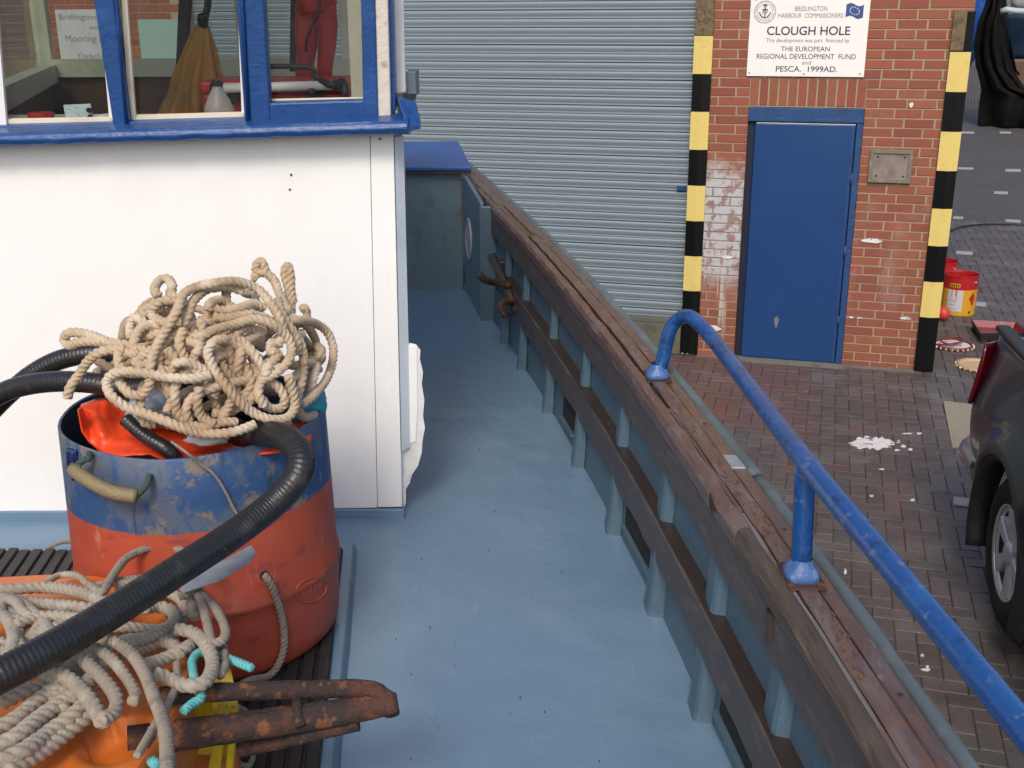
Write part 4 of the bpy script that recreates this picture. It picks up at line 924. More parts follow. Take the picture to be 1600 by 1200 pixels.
for k, (a_, b_, w_) in enumerate([((298, -160), (280, 132), 12), ((466, -160), (458, 112), 10)]):
    d = MB(); Y = 4.0+.15*k; P = [onY(a_[0]-w_, a_[1], Y), onY(a_[0]+w_, a_[1], Y), onY(b_[0]+w_*.8, b_[1], Y), onY(b_[0]-w_*.6, b_[1], Y)]; d.prism(P, (0, .02, 0))
    tag(d.build('hanging_strap', M_blk, bevel=.004), 'black webbing strap hanging beside the %s oilskin' % ('yellow', 'red')[k], 'strap')
# lifebuoy on the side of the wheelhouse
lb = thing('lifebuoy', (-.4, 3.8, .8), 'red and white lifebuoy just showing past the wheelhouse corner', 'lifebuoy')
sd_ = np.r_[CB-CC, 0]/np.linalg.norm(CB-CC); nn_ = np.array([-sd_[1], sd_[0], 0]); nn_ = nn_ if nn_[0] > 0 else -nn_
tgt = onY(643, 262, 3.72); base_ = np.array([CC[0]+(CB[0]-CC[0])*(4.85-3.78)/(4.85-3.10), 3.78, tgt[2]-.02]); cR = base_+nn_*.048
for nm, a0_, a1_, m in (('ring', .3, 2*math.pi-.3, M_red), ('white_band', -.3, .3, M_white)):
    d = MB(); d.tube([cR+.14*(math.cos(a)*sd_+math.sin(a)*np.array([0, 0, 1.])) for a in np.linspace(a0_-math.pi/2-.5, a1_-math.pi/2-.5, 50)], .042, 14); d.build(nm, m, lb, smooth=True)

# ================================================================== GEAR ON DECK
# --- slatted rubber mat on a low hatch
M_mat = mat('black_ribbed_mat', (.020, .018, .017), .6, [((.06, .05, .042), 12, .5, .7, .6, (3, 1, 3)), ((.035, .03, .028), 40, .5, .7, .6)], bump=[(.5, 60, 5)])
hat = MB(); hat.hexa([(-2.6, .2, -.02), (-.19, .2, -.02), (-.436, 2.86, -.02), (-2.6, 2.86, -.02), (-2.6, .2, .018), (-.205, .2, .018), (-.446, 2.85, .018), (-2.6, 2.85, .018)])
hat.build('hatch_board', M_deck, deck, bevel=.004)
d = MB(); d.hexa([(-.212, .2, .0185), (-.207, .2, .0185), (-.4465, 2.845, .0185), (-.4505, 2.845, .0185), (-.212, .2, .0215), (-.207, .2, .0215), (-.4465, 2.845, .0215), (-.4505, 2.845, .0215)]); d.build('hatch_edge_trim', M_bul, deck)
rm = thing('deck_mat', (-1.2, 1.6, .02), 'black ribbed rubber mat laid on the deck under the barrel', 'mat')
d = MB(); xa = lambda Y: -.232-.0922*(Y-.2)
d.hexa([(-2.5, .25, .0185), (xa(.25), .25, .0185), (xa(2.8), 2.80, .0185), (-2.5, 2.80, .0185), (-2.5, .25, .028), (xa(.25), .25, .028), (xa(2.8), 2.80, .028), (-2.5, 2.80, .028)]); d.build('backing', M_mat, rm)
k = 0
while True:
    s_ = k*.0345; k += 1
    if s_ > 1.30: break
    d = MB(); y1 = 2.80-(.004 if k % 3 else .0)-random.uniform(0, .012); y0 = .3
    a0_, a1_ = xa(y0)-s_, xa(y1)-s_; w_ = .029
    d.hexa([(a0_-w_, y0, .0285), (a0_, y0, .0285), (a1_, y1, .0285), (a1_-w_, y1, .0285), (a0_-w_+.003, y0, .0375), (a0_-.003, y0, .0375), (a1_-.003, y1, .0375), (a1_-w_+.003, y1, .0375)]); d.build('rib', M_mat, rm)
MZ = .0385
# --- barrel
BC = np.array([-.722, 2.40]); BH = .548; BR = .297; BS = .94
def barrel_extra(t, col, rg):
    z = t.dot((0, 0, 1)); n1 = t.math('MULTIPLY_ADD', t.noise(7, 4, off=1.), .02, -.01)
    blue = t.step(t.math('ADD', z, n1), .412, .416)
    bcol = t.mix(t.math('MULTIPLY', t.step(t.noise(9, 9, (1, 1, .7), .7, 2.), .49, .57), .75), c4((.024, .070, .185)), c4((.095, .112, .145)))
    bcol = t.mix(t.math('MULTIPLY', t.step(t.noise(14, 9, (1, 1, 1), .7, 7.), .54, .60), .75), bcol, c4((.20, .155, .10)))
    bcol = t.mix(t.math('MULTIPLY', t.step(t.noise(40, 3, (1, 1, .12), off=3.), .60, .70), .6), bcol, c4((.02, .03, .06)))
    return t.mix(blue, col, bcol), rg
M_barrel = mat('orange_red_drum', (.40, .070, .034), .5, [((.30, .05, .032), 4, .42, .68, .7), ((.46, .12, .07), 9, .55, .75, .5), ((.17, .05, .04), 15, .58, .66, .6, (1, 1, 2), 9), ((.48, .22, .16), 22, .62, .68, .5, (1, 1, .35), 8), ((.08, .05, .045), 50, .68, .72, .6)], bump=[(.25, 12, 5, .01), (.2, 90, 4)], extra=barrel_extra)
brl = thing('plastic_drum', (BC[0], BC[1], MZ), 'cut down orange plastic drum with a worn blue painted top', 'drum')
def wob(r, z, th): return r*(1+.012*math.sin(2*th+.6)*(z/BH)+.004*n3(3*math.cos(th), 3*math.sin(th), z*6)), z+(.005*math.sin(th*2+1)+.003*math.sin(5*th))*max(0, z/BH-.6)*2
pro = [(r_*BS, z_) for r_, z_ in [(.0, 0), (.288, 0), (.306, .005), (.3145, .02), (.318, .055), (.319, .14), (.3195, .168), (.3235, .174), (.3245, .180), (.3235, .186), (.319, .192), (.317, .26), (.314, .35), (.311, .45), (.308, BH-.004), (.305, BH), (.3015, BH-.003)]]
proin = [(r_*BS, z_) for r_, z_ in [(.3014, BH-.0035), (.300, .40), (.300, .10), (.25, .03), (0, .03)]]
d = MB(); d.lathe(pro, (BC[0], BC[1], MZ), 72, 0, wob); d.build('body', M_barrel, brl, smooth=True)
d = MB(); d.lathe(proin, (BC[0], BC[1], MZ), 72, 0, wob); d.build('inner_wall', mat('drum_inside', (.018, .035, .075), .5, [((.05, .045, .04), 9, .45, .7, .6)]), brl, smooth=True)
def onB(x, y, out=0.0):     # pixel -> front of the drum wall
    dd = ray(x, y); ox, oy = CAM[0]-BC[0], CAM[1]-BC[1]; r_ = .297+out
    A_ = dd[0]**2+dd[1]**2; B2 = 2*(ox*dd[0]+oy*dd[1]); C_ = ox*ox+oy*oy-r_*r_; q = B2*B2-4*A_*C_
    t_ = (-B2-math.sqrt(max(q, 0)))/(2*A_); return CAM+dd*t_
M_grip = mat('hose_grip', (.21, .165, .085), .6, [((.12, .09, .05), 20, .5, .7, .5)], bump=[(.6, 160, 2)])
M_green = mat('green_twine', (.035, .065, .055), .8, bump=[(.5, 120, 4)])
d = MB(); gp_ = [onB(113, 733, .035), onB(140, 752, .045), onB(175, 769, .048), onB(214, 776, .04)]; d.tube(smooth_path(gp_, .008), .0145, 14); hd = d.build('handle_grip', M_grip, brl, smooth=True)
for pts in ([onB(140, 708, -.004), onB(139, 716, .012), onB(128, 720, .024), onB(116, 733, .034)], [onB(234, 742, -.004), onB(230, 756, .016), onB(222, 766, .03), onB(212, 775, .038)]):
    d = MB(); rope(d, pts, .014); d.build('handle_rope', M_green, hd, smooth=True)
d = MB(); NN = 30; oc = onB(486, 925, .0)
ov_ = [onB(486+26*math.cos(a)*.9+6*math.sin(a), 922+17*math.sin(a)-9*math.cos(a), .0035) for a in np.linspace(0, 2*math.pi, NN)]
d.tube(ov_, .0032, 6); d.build('moulded_oval', M_barrel, brl, smooth=True)
for k in range(5):
    d = MB(); x = 472+6.5*k; d.tube([onB(x, 929-2.4*k, .002), onB(x+1, 918-2.4*k, .002)], .003, 5); d.build('moulded_mark', M_barrel, brl)
M_rope = mat('manila_rope', (.47, .355, .235), .9, [((.31, .20, .115), 6, .46, .64, .7), ((.60, .52, .41), 11, .50, .66, .7), ((.21, .12, .07), 4.2, .58, .68, .7), ((.13, .11, .09), 30, .62, .72, .4)], bump=[(.8, 240, 4, .002), (.5, 90, 3)], sheen=.15)
M_rope2 = mat('grey_rope', (.34, .29, .225), .92, [((.22, .18, .14), 6, .47, .64, .7), ((.47, .42, .35), 14, .52, .68, .6), ((.12, .10, .085), 28, .60, .70, .5)], bump=[(.8, 240, 4, .002), (.5, 90, 3)], sheen=.15)
M_rope3 = mat('braided_rope', (.27, .225, .175), .9, [((.12, .10, .08), 24, .5, .66, .6), ((.40, .35, .29), 30, .55, .72, .6)], bump=[(.8, 240, 4, .002)])
# loop of rope through the drum wall
d = MB(); rope(d, [onB(414, 899, -.02), onB(416, 902, .006), onB(428, 924, .012), onB(440, 964, .012), onB(444, 1004, .012), onB(436, 1036, .012), onB(420, 1056, .014), np.r_[onB(392, 1066, .05)[:2], .075], np.r_[onB(366, 1062, .08)[:2], .085], np.r_[onB(345, 1040, .10)[:2], .10]], .0165); d.build('rope_becket', M_rope3, brl, smooth=True)
d = MB(); q = onB(413, 899, .0005); nB = np.array([q[0]-BC[0], q[1]-BC[1], 0]); nB /= np.linalg.norm(nB); tB = np.array([-nB[1], nB[0], 0])
d.add([q+.011*(math.cos(a)*tB+math.sin(a)*np.array([0, 0, 1.]))+nB*.001 for a in np.linspace(0, 2*math.pi, 14, endpoint=False)], [tuple(range(14))]); d.build('rope_hole', M_dark, brl)
# blue paint run on the upper wall
for x, y0, y1, w in ((106, 702, 735, 2.2), (114, 704, 750, 2.6), (110, 702, 722, 2.4), (118, 704, 720, 2)):
    d = MB(); d.tube([onB(x, y, .0005) for y in np.linspace(y0, y1, 8)], [w*.0012*(1.6-.09*i) for i in range(8)], 6); d.build('paint_run', mat('dark_blue_run', (.01, .035, .12), .4) if x == 106 else bpy.data.materials['dark_blue_run'], brl, smooth=True)
# contents of the drum
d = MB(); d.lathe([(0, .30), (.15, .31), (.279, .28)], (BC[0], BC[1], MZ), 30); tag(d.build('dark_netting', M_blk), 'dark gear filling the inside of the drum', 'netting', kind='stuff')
ZR = MZ+BH
M_oro = mat('orange_oilskin', (.72, .060, .012), .42, [((.55, .04, .01), 6, .5, .7, .5)], bump=[(.25, 24, 4, .01)])
lowe = [(122, 640), (128, 662), (145, 676), (163, 692), (190, 693), (210, 691), (235, 690), (262, 702), (290, 710), (325, 711), (360, 706), (400, 711), (432, 708), (462, 698), (487, 690)]
uppe = [(128, 632), (150, 624), (168, 622), (190, 640), (205, 650), (232, 658), (262, 664), (285, 672), (310, 680), (340, 682), (370, 682), (405, 682), (440, 662), (470, 642), (483, 640)]
def ip(L, t_): return (np.interp(t_*(len(L)-1), range(len(L)), [p[0] for p in L]), np.interp(t_*(len(L)-1), range(len(L)), [p[1] for p in L]))
d = MB()
def cloth(i, j):
    a = ip(lowe, i); a = (a[0], a[1]+(20*min(1, i/.12) if i < .76 else 0)); b_ = ip(uppe, i); x, y = a[0]+(b_[0]-a[0])*j, a[1]+(b_[1]-a[1])*j
    rimY = BC[1]-math.sqrt(max(.001, .272**2-(onY(x, y, 2.15)[0]-BC[0])**2))
    Y = rimY+.014-.045*max(0, (i-.74)/.26)+.16*j+.012*math.sin(14*i+5*j)+.018*n3(i*9, j*3, 4)+.01*n3(i*22, j*7, 8)
    p = onY(x, y, Y)
    if i > .76:
        k_ = min(1, (i-.76)/.06); q = onB(x, y, .014+.012*math.sin(30*i)); p = p*(1-k_*(1-j))+q*k_*(1-j)
    return p
d.grid(cloth, 80, 16); tag(d.build('orange_oilskin', M_oro, smooth=True, solid=.003), 'bright orange oilskin crumpled inside the drum rim', 'oilskins')
def crumple(name, c, r, m, label, cat, seed=0, amp=.25, solid=0):
    d = MB(); nu, nv = 40, 22
    def fn(i, j):
        th, ph = 2*math.pi*i, math.pi*(j-.5)*.995; v = np.array([math.cos(th)*math.cos(ph), math.sin(th)*math.cos(ph), math.sin(ph)])
        q = 1+amp*n3(v[0]*2+seed, v[1]*2, v[2]*2)+amp*.6*abs(n3(v[0]*5+seed, v[1]*5, v[2]*5)); return np.array(c)+np.array(r)*v*q
    d.grid(fn, nu, nv); o = d.build(name, m, None, smooth=True); return tag(o, label, cat)
crumple('teal_bag', onY(478, 628, 2.42), (.045, .05, .05), mat('teal_plastic', (.03, .30, .38), .4), 'teal plastic bag showing at the right inside of the drum', 'bag', 1)
crumple('plastic_bag', onY(322, 686, 2.18), (.045, .025, .011), mat('grey_polythene', (.45, .43, .44), .35), 'crumpled grey polythene bag under the rope at the drum front', 'bag', 3)
crumple('polythene_bundle', onY(238, 640, 2.27), (.05, .05, .04), mat('blue_grey_polythene', (.30, .34, .42), .35), 'blue grey polythene bundle between rope and orange oilskin', 'bag', 6)
# --- hoses
M_hose = mat('black_hose', (.016, .016, .017), .36, [((.05, .05, .05), 20, .55, .72, .6), ((.22, .21, .20), 45, .70, .76, .5)], bump=[(.3, 120, 3)])
d = MB(); hose_mesh(d, [np.array([-.62, 2.56, .50]), onY(330, 640, 2.42), onY(372, 676, 2.26), onY(412, 677, 2.18), onY(448, 686, 2.08), onY(470, 712, 2.02), onY(463, 748, 1.985), onY(424, 790, 1.96), onY(360, 838, 1.88), onY(280, 890, 1.76), onY(160, 966, 1.61), onY(60, 1024, 1.50), onY(-60, 1084, 1.42), onY(-260, 1170, 1.36)], .055)
tag(d.build('bilge_hose', M_hose, smooth=True), 'thick black ribbed hose looping out of the drum across the near ropes', 'hose')
d = MB(); hose_mesh(d, [np.array([-.72, 2.50, .60]), onY(260, 606, 2.34), onY(200, 606, 2.31), onY(140, 598, 2.31), onY(90, 596, 2.33), onY(40, 602, 2.36), onY(0, 616, 2.38), onY(-60, 655, 2.4), onY(-110, 730, 2.42), onY(-160, 800, 2.45)], .046)
tag(d.build('suction_hose', M_hose, smooth=True), 'lower black ribbed hose leaving the drum to the left', 'hose')
d = MB(); hose_mesh(d, [np.array([-.75, 2.62, .62]), onY(230, 568, 2.52), onY(180, 556, 2.47), onY(140, 553, 2.46), onY(95, 562, 2.46), onY(55, 582, 2.46), onY(20, 610, 2.46), onY(-20, 650, 2.45), onY(-60, 700, 2.45)], .046)
tag(d.build('delivery_hose', M_hose, smooth=True), 'upper black ribbed hose arching out of the drum behind the rope end', 'hose')
d = MB(); hose_mesh(d, [onY(196, 655, 2.19), onY(225, 680, 2.17), onY(258, 700, 2.155), onY(276, 718, 2.16)], .03)
tag(d.build('thin_hose', M_hose, smooth=True), 'thin black ribbed hose poking through folds of the orange oilskin', 'hose')
# --- rope heap on the drum: strands traced over a dome
EC = np.array([-.733, 2.42, .63]); ER = np.array([.29, .27, .30])
def onE(x, y, lift=0.0, C=EC, Rr=ER):
    dd = ray(x, y); s = 1+lift/.28; o_ = (CAM-C)/(Rr*s); v = dd/(Rr*s); A_ = v@v; B2 = 2*o_@v; C_ = o_@o_-1; q = B2*B2-4*A_*C_
    if q < 0: t_ = -B2/(2*A_)
    else: t_ = (-B2-math.sqrt(q))/(2*A_)
    return CAM+dd*t_
def Z2(L): return [(x/2.857, 380+y/2.857) for x, y in L]
heap = [
 ([(660, 590), (672, 545), (690, 480), (735, 395), (790, 300), (820, 230), (880, 195), (960, 178), (1060, 172), (1150, 205), (1210, 270), (1248, 340), (1265, 400), (1240, 460)], .045),
 ([(700, 560), (730, 450), (800, 395), (838, 320), (870, 250), (930, 205), (1010, 195), (1090, 215)], .02),
 ([(960, 200), (1000, 190), (1010, 230), (1000, 290), (930, 330), (890, 350)], .0),
 ([(700, 510), (620, 470), (540, 450), (480, 440), (410, 412), (340, 398), (300, 405), (288, 430), (310, 455), (360, 440), (430, 440), (500, 455), (560, 485), (620, 500)], .035),
 ([(560, 470), (500, 475), (440, 488), (390, 530), (350, 590), (315, 640), (300, 690)], .05),
 ([(940, 590), (860, 605), (780, 602), (690, 588), (600, 574), (530, 575), (486, 600), (478, 640), (505, 690), (570, 735), (660, 765), (740, 795), (810, 825), (890, 848), (980, 850), (1060, 838), (1140, 808)], .07),
 ([(1010, 425), (955, 440), (928, 490), (955, 560), (1010, 640), (1060, 700), (1120, 750), (1200, 785), (1280, 780), (1315, 730), (1305, 650), (1285, 590)], .065),
 ([(1180, 730), (1155, 680), (1165, 620), (1230, 580), (1285, 530), (1302, 470), (1275, 410), (1210, 360), (1130, 340), (1040, 365), (960, 385), (890, 420)], .055),
 ([(1165, 690), (1200, 735), (1255, 735), (1270, 690), (1240, 640), (1195, 610), (1175, 560), (1130, 490), (1080, 440), (1010, 420)], .04),
 ([(1120, 480), (1165, 560), (1150, 640), (1120, 700), (1070, 730)], .03), ([(1040, 480), (1090, 550), (1120, 620), (1090, 690)], .025),
 ([(975, 450), (985, 520), (1010, 580), (1050, 620), (1060, 680)], .02),
 ([(1270, 345), (1340, 345), (1410, 360), (1462, 400), (1488, 470), (1480, 550), (1450, 620), (1400, 680), (1350, 720)], .03),
 ([(1300, 330), (1370, 370), (1410, 440), (1420, 520), (1400, 600), (1380, 680)], .015), ([(1290, 380), (1340, 440), (1355, 520), (1350, 600), (1330, 680), (1320, 740)], .03), ([(1330, 400), (1390, 480), (1390, 560), (1370, 640)], .0),
 ([(1140, 130), (1148, 90), (1170, 85), (1190, 130), (1225, 170), (1250, 230), (1280, 290), (1300, 340)], .0),
 ([(1150, 160), (1135, 150), (1165, 130), (1210, 150), (1240, 190)], -.02),
 ([(1300, 340), (1300, 270), (1285, 200), (1270, 130), (1285, 100), (1298, 150), (1300, 210), (1310, 270)], -.02),
 ([(710, 240), (690, 205), (715, 165), (750, 160), (770, 195), (760, 225), (790, 245), (830, 270)], -.01),
 ([(655, 330), (640, 310), (680, 285), (730, 265), (790, 270), (840, 300)], .0), ([(700, 250), (690, 290), (720, 310), (780, 300), (850, 310)], -.015),
 ([(585, 430), (582, 370), (600, 332), (630, 345), (655, 375), (710, 365), (780, 340)], .01),
 ([(590, 430), (650, 420), (720, 400), (780, 380)], .0), ([(600, 500), (640, 530), (690, 560), (740, 560)], .0),
 ([(790, 610), (780, 680), (790, 750), (840, 805), (910, 820), (990, 800), (1060, 800)], .05), ([(890, 640), (880, 710), (900, 775), (960, 810)], .06), ([(990, 630), (910, 660), (850, 700), (830, 760), (850, 800)], .045), ([(1040, 690), (1010, 750), (990, 790)], .045), ([(950, 690), (980, 640), (1030, 650), (1045, 710), (1000, 760), (950, 760)], .035),
 ([(520, 560), (535, 620), (580, 672), (630, 678), (660, 645), (680, 600), (740, 580)], .05), ([(530, 480), (530, 540), (560, 590)], .045),
 ([(820, 380), (800, 450), (830, 520), (870, 560), (900, 600)], .03), ([(860, 400), (920, 440), (900, 520), (870, 560), (800, 590)], .015), ([(900, 350), (910, 420), (890, 470), (870, 500)], .04),
 ([(930, 280), (990, 300), (1070, 290), (1130, 270), (1180, 290)], .03), ([(950, 330), (1020, 335), (1100, 320), (1170, 330), (1230, 360)], .035), ([(1100, 240), (1110, 200), (1140, 250), (1150, 300)], .0),
 ([(770, 540), (830, 530), (900, 560), (960, 610)], .04), ([(740, 470), (780, 520), (760, 570), (700, 560)], .03),
 ([(690, 470), (640, 500), (610, 530), (640, 545), (690, 520)], .04), ([(1210, 480), (1240, 500), (1200, 550), (1180, 600)], .05), ([(1340, 300), (1360, 290), (1370, 330), (1330, 360), (1280, 380)], .01),
 ([(1240, 250), (1260, 320), (1320, 420), (1330, 500)], .03), ([(730, 610), (760, 660), (770, 720), (800, 780)], .03),
]
d = MB()
for k, (L, lift) in enumerate(heap):
    P = [onE(x, y, lift+.006*math.sin(1.9*q+k)) for q, (x, y) in enumerate(Z2(L))]
    rope(d, P, .0198)
r3 = random.Random(5)
rx = random.Random(11)
for k in range(13):     # more bights lying over the face of the heap
    c0, r0_, r1_, ph_ = (rx.uniform(660, 1400), rx.uniform(300, 740)), rx.uniform(50, 150), rx.uniform(40, 120), rx.uniform(0, 6)
    L = [(c0[0]+r0_*math.cos(ph_+a)*rx.uniform(.8, 1.2), c0[1]+r1_*math.sin(ph_+a)*rx.uniform(.8, 1.2)) for a in np.linspace(0, rx.uniform(3.2, 5.6), 7)]
    L = [(min(1460, max(560, x)), min(810, max(240, y))) for x, y in L]
    rope(d, [onE(x, y, .022+.014*math.sin(1.3*q+k)) for q, (x, y) in enumerate(Z2(L))], .0198)
for k in range(26):     # the inside of the heap
    e1 = np.array([r3.gauss(0, 1), r3.gauss(0, 1), r3.gauss(0, .5)]); e1 /= np.linalg.norm(e1); e2 = np.cross(e1, [r3.gauss(0, 1), r3.gauss(0, 1), r3.gauss(0, 1)]); e2 /= np.linalg.norm(e2)
    c_ = EC+np.array([r3.uniform(-.10, .10), r3.uniform(-.05, .1), r3.uniform(-.02, .08)]); P = []
    for q in range(9):
        a = 2*math.pi*q/9*r3.uniform(.95, 1.05); rr = r3.uniform(.07, .15); v = c_+rr*(math.cos(a)*e1+math.sin(a)*e2)
        w_ = (v-EC)/ER; L_ = np.linalg.norm(w_)
        if L_ > .86: v = EC+ER*w_*(.86/L_)
        v[2] = max(v[2], .60); P.append(v)
    rope(d, P, .0198, step=.004, n=12)
tag(d.build('manila_rope', M_rope, smooth=True), 'heap of pale three strand rope piled on top of the drum', 'rope')
# thin twine hanging down the drum
d = MB(); rope(d, [onY(268, 690, 2.13), onB(290, 706, .02), onB(312, 724, .008), onB(335, 742, .006), onB(352, 768, .005), onB(364, 792, .004), onB(371, 804, .004)], .006, n=9); tag(d.build('twine', M_rope3, smooth=True), 'thin frayed twine hanging down the blue band of the drum', 'twine')
# --- near gear: orange float, ropes, rusty grapnel
M_float = mat('orange_float', (.62, .155, .022), .42, [((.50, .12, .02), 5, .45, .7, .5), ((.03, .025, .02), 18, .66, .72, .75, (1, 2.4, 1))], bump=[(.3, 18, 4, .01)])
def onT(x, y, z): return onZ(x, y, z)
FZ = .40
outl = [(-120, 905), (0, 897), (90, 893), (165, 898), (215, 915), (255, 950), (285, 1000), (299, 1045), (292, 1085), (268, 1130), (240, 1172), (212, 1215), (150, 1290), (0, 1330), (-160, 1330)]
def fz(x, y): return .30+.10*np.clip((y-890)/320, 0, 1)
top = [onZ(x, y, fz(x, y)) for x, y in outl]; cen = sum(top)/len(top)
d = MB(); n = len(top)*3; dense = smooth_path(top+[top[0]], .02)[:-1]; n = len(dense); V = []
dishc = onZ(190, 1150, .385)
for (s, dz) in ((.94, -.17), (1.0, -.14), (1.0, -.02), (.985, -.006), (.96, 0)):
    for p in dense: q = cen+(p-cen)*s; V.append(q+np.array([0, 0, dz]))
F_ = [(j*n+i, j*n+(i+1) % n, (j+1)*n+(i+1) % n, (j+1)*n+i) for j in range(4) for i in range(n)]
d.add(V, F_+[tuple(range(n))[::-1]])
# top surface as a fine fan with the round dish pressed in
rings = [cen+(p-cen)*.96 for p in dense]; R_ = 26; V = []
for j in range(R_+1):
    for p in rings:
        q = cen+(p-cen)*(1-j/R_); dist = math.hypot(q[0]-dishc[0], q[1]-dishc[1]); dep = .035*(1-np.clip((dist-.052)/.012, 0, 1)); V.append(q-np.array([0, 0, dep]))
d.add(V, [(j*n+i, j*n+(i+1) % n, (j+1)*n+(i+1) % n, (j+1)*n+i) for j in range(R_) for i in range(n)])
fl_ = thing('orange_float', (cen[0], cen[1], MZ), 'orange moulded plastic float under the near rope heap', 'float')
d.build('shell', M_float, fl_, smooth=True)
d = MB(); a_ = np.array([onZ(x, y, .2) for x, y in outl]).mean(0); d.lathe([(0, 0), (.20, 0), (.22, .03), (.20, .12), (0, .14)], (cen[0]+.02, cen[1], MZ), 24); d.build('foot', M_float, fl_, smooth=True)
def Z3(L): return [(x/2.5, 780+y/2.5) for x, y in L]
def onN(x, y, lift): return onZ(x, y, fz(x, y)+.03+lift+.05*math.exp(-((x-110)/130)**2-((y-1000)/80)**2))
near = [
 ([(-60, 360), (60, 350), (180, 345), (280, 355), (370, 385), (440, 425), (500, 465)], .03, .030), ([(60, 490), (150, 460), (250, 458), (330, 470), (420, 495)], .04, .026), ([(-30, 440), (30, 470), (55, 540), (30, 620), (-40, 690)], .03, .030),
 ([(170, 335), (230, 298), (300, 298), (345, 335), (380, 370)], .0, .018), ([(90, 400), (190, 410), (300, 420), (390, 440), (450, 480)], .015, .028), ([(0, 380), (60, 400), (100, 450), (170, 480), (200, 530)], .03, .026), ([(150, 520), (250, 500), (350, 520), (430, 560)], .02, .028),
 ([(470, 570), (560, 545), (640, 515), (682, 470), (665, 432), (610, 420), (560, 430)], .02, .030), ([(480, 610), (570, 580), (660, 540), (700, 500)], .0, .030), ([(560, 650), (640, 625), (720, 585), (745, 570)], .02, .030),
 ([(690, 505), (760, 525), (812, 580), (830, 650), (800, 715), (730, 728), (660, 700), (600, 680)], .04, .030),
 ([(-40, 980), (60, 930), (160, 850), (250, 790), (320, 740), (370, 690)], .035, .034), ([(-40, 1040), (80, 990), (180, 920), (280, 850), (350, 780)], .02, .034), ([(-40, 910), (60, 860), (160, 780), (240, 720)], .03, .034), ([(20, 1060), (140, 1000), (250, 920), (340, 850)], .005, .032),
 ([(300, 600), (350, 650), (410, 710), (455, 780), (440, 840), (390, 860)], .05, .028), ([(200, 660), (280, 710), (340, 770), (390, 850), (400, 870)], .05, .030), ([(370, 580), (430, 620), (490, 690), (530, 760), (520, 790)], .05, .024), ([(100, 640), (200, 690), (260, 760), (240, 830)], .03, .030), ([(0, 800), (80, 760), (180, 720), (300, 640)], .03, .030), ([(0, 560), (100, 600), (200, 640), (300, 700)], .01, .030), ([(0, 700), (90, 680), (170, 660), (260, 620)], .02, .030),
]
d = MB()
for k, (L, lift, dia) in enumerate(near):
    rope(d, [onN(x, y, lift+.005*math.sin(2.3*q+k)) for q, (x, y) in enumerate(Z3(L))], dia*.76)
rx = random.Random(4)
for k in range(11):
    c0, r0_, r1_, ph_ = (rx.uniform(-20, 620), rx.uniform(380, 780)), rx.uniform(70, 190), rx.uniform(40, 110), rx.uniform(0, 6)
    L = [(c0[0]+r0_*math.cos(ph_+a)*rx.uniform(.8, 1.2), c0[1]+r1_*math.sin(ph_+a)*rx.uniform(.8, 1.2)) for a in np.linspace(0, rx.uniform(2.8, 5.2), 7)]
    L = [(min(760, x), min(900, max(330, y))) for x, y in L]
    rope(d, [onN(x, y, .012+.012*math.sin(1.1*q+k)) for q, (x, y) in enumerate(Z3(L))], .0205)
tag(d.build('near_rope_heap', M_rope2, smooth=True), 'grey brown rope heaped on the orange float in the near corner', 'rope')
thin = [
 ([(350, 335), (400, 360), (440, 300), (490, 235), (560, 198), (640, 184), (710, 200), (760, 235), (800, 300)], .05, .0165, 0), ([(560, 310), (500, 315), (440, 325), (380, 340), (330, 345)], .02, .0165, 0),
 ([(770, 350), (810, 395), (850, 440), (880, 510), (870, 550), (830, 560), (815, 510), (795, 430), (770, 370), (700, 380)], .05, .0165, 0), ([(870, 570), (880, 640), (860, 690)], .02, .015, 0),
 ([(430, 545), (510, 600), (565, 680), (600, 770), (635, 860), (650, 950), (655, 1080)], .07, .020, 0), ([(690, 640), (690, 720), (650, 810), (595, 900), (535, 1005)], .03, .012, 0)]
d = MB()
for L, lift, dia, q in thin: rope(d, [onN(x, y, lift) for x, y in Z3(L)], dia, pitch=1.5)
tag(d.build('braided_line', M_rope3, smooth=True), 'thin grey braided line looped between drum and near rope heap', 'rope')
M_turq = mat('turquoise_rope', (.12, .42, .42), .7, [((.25, .6, .58), 40, .5, .7, .6)], bump=[(.5, 200, 3, .002)])
for L, lift, lab in (([(715, 830), (750, 800), (785, 775), (768, 735), (755, 680), (752, 630), (780, 600), (840, 605), (900, 625), (985, 660)], .015, 'turquoise rope end sticking out towards the drum beside the yellow box'), ([(590, 1020), (610, 1040), (600, 1080)], .0, 'small turquoise rope end at the bottom edge of the orange float')):
    d = MB(); rope(d, [onN(x, y, lift) for x, y in Z3(L)], .015, pitch=1.8); tag(d.build('turquoise_rope', M_turq, smooth=True), lab, 'rope')
# yellow plastic box end
M_yp = mat('yellow_plastic', (.60, .46, .025), .45, [((.40, .30, .02), 9, .5, .7, .6), ((.1, .08, .02), 30, .66, .74, .6)])
yb = thing('yellow_box', onZ(345, 1150, .1), 'yellow plastic fish box behind the rusty grapnel', 'box')
d = MB(); q0 = onZ(328, 1058, .30); q1 = onZ(372, 1100, .31)
def slab(name, px, th, m, par):
    d = MB(); d.prism([onZ(x, y, z) for x, y, z in px], th); return d.build(name, m, par, bevel=.004)
slab('end_panel', [(335, 1048, .30), (362, 1050, .30), (372, 1098, .26), (358, 1215, .12), (276, 1215, .12), (282, 1110, .26)], (-.01, .03, -.01), M_yp, yb)
slab('rim', [(328, 1092, .30), (372, 1094, .30), (366, 1112, .285), (329, 1110, .285)], (0, .012, -.02), M_yp, yb)
slab('corner_strap', [(340, 1100, .30), (356, 1100, .30), (342, 1215, .14), (322, 1215, .14)], (0, .012, -.012), M_yp, yb)
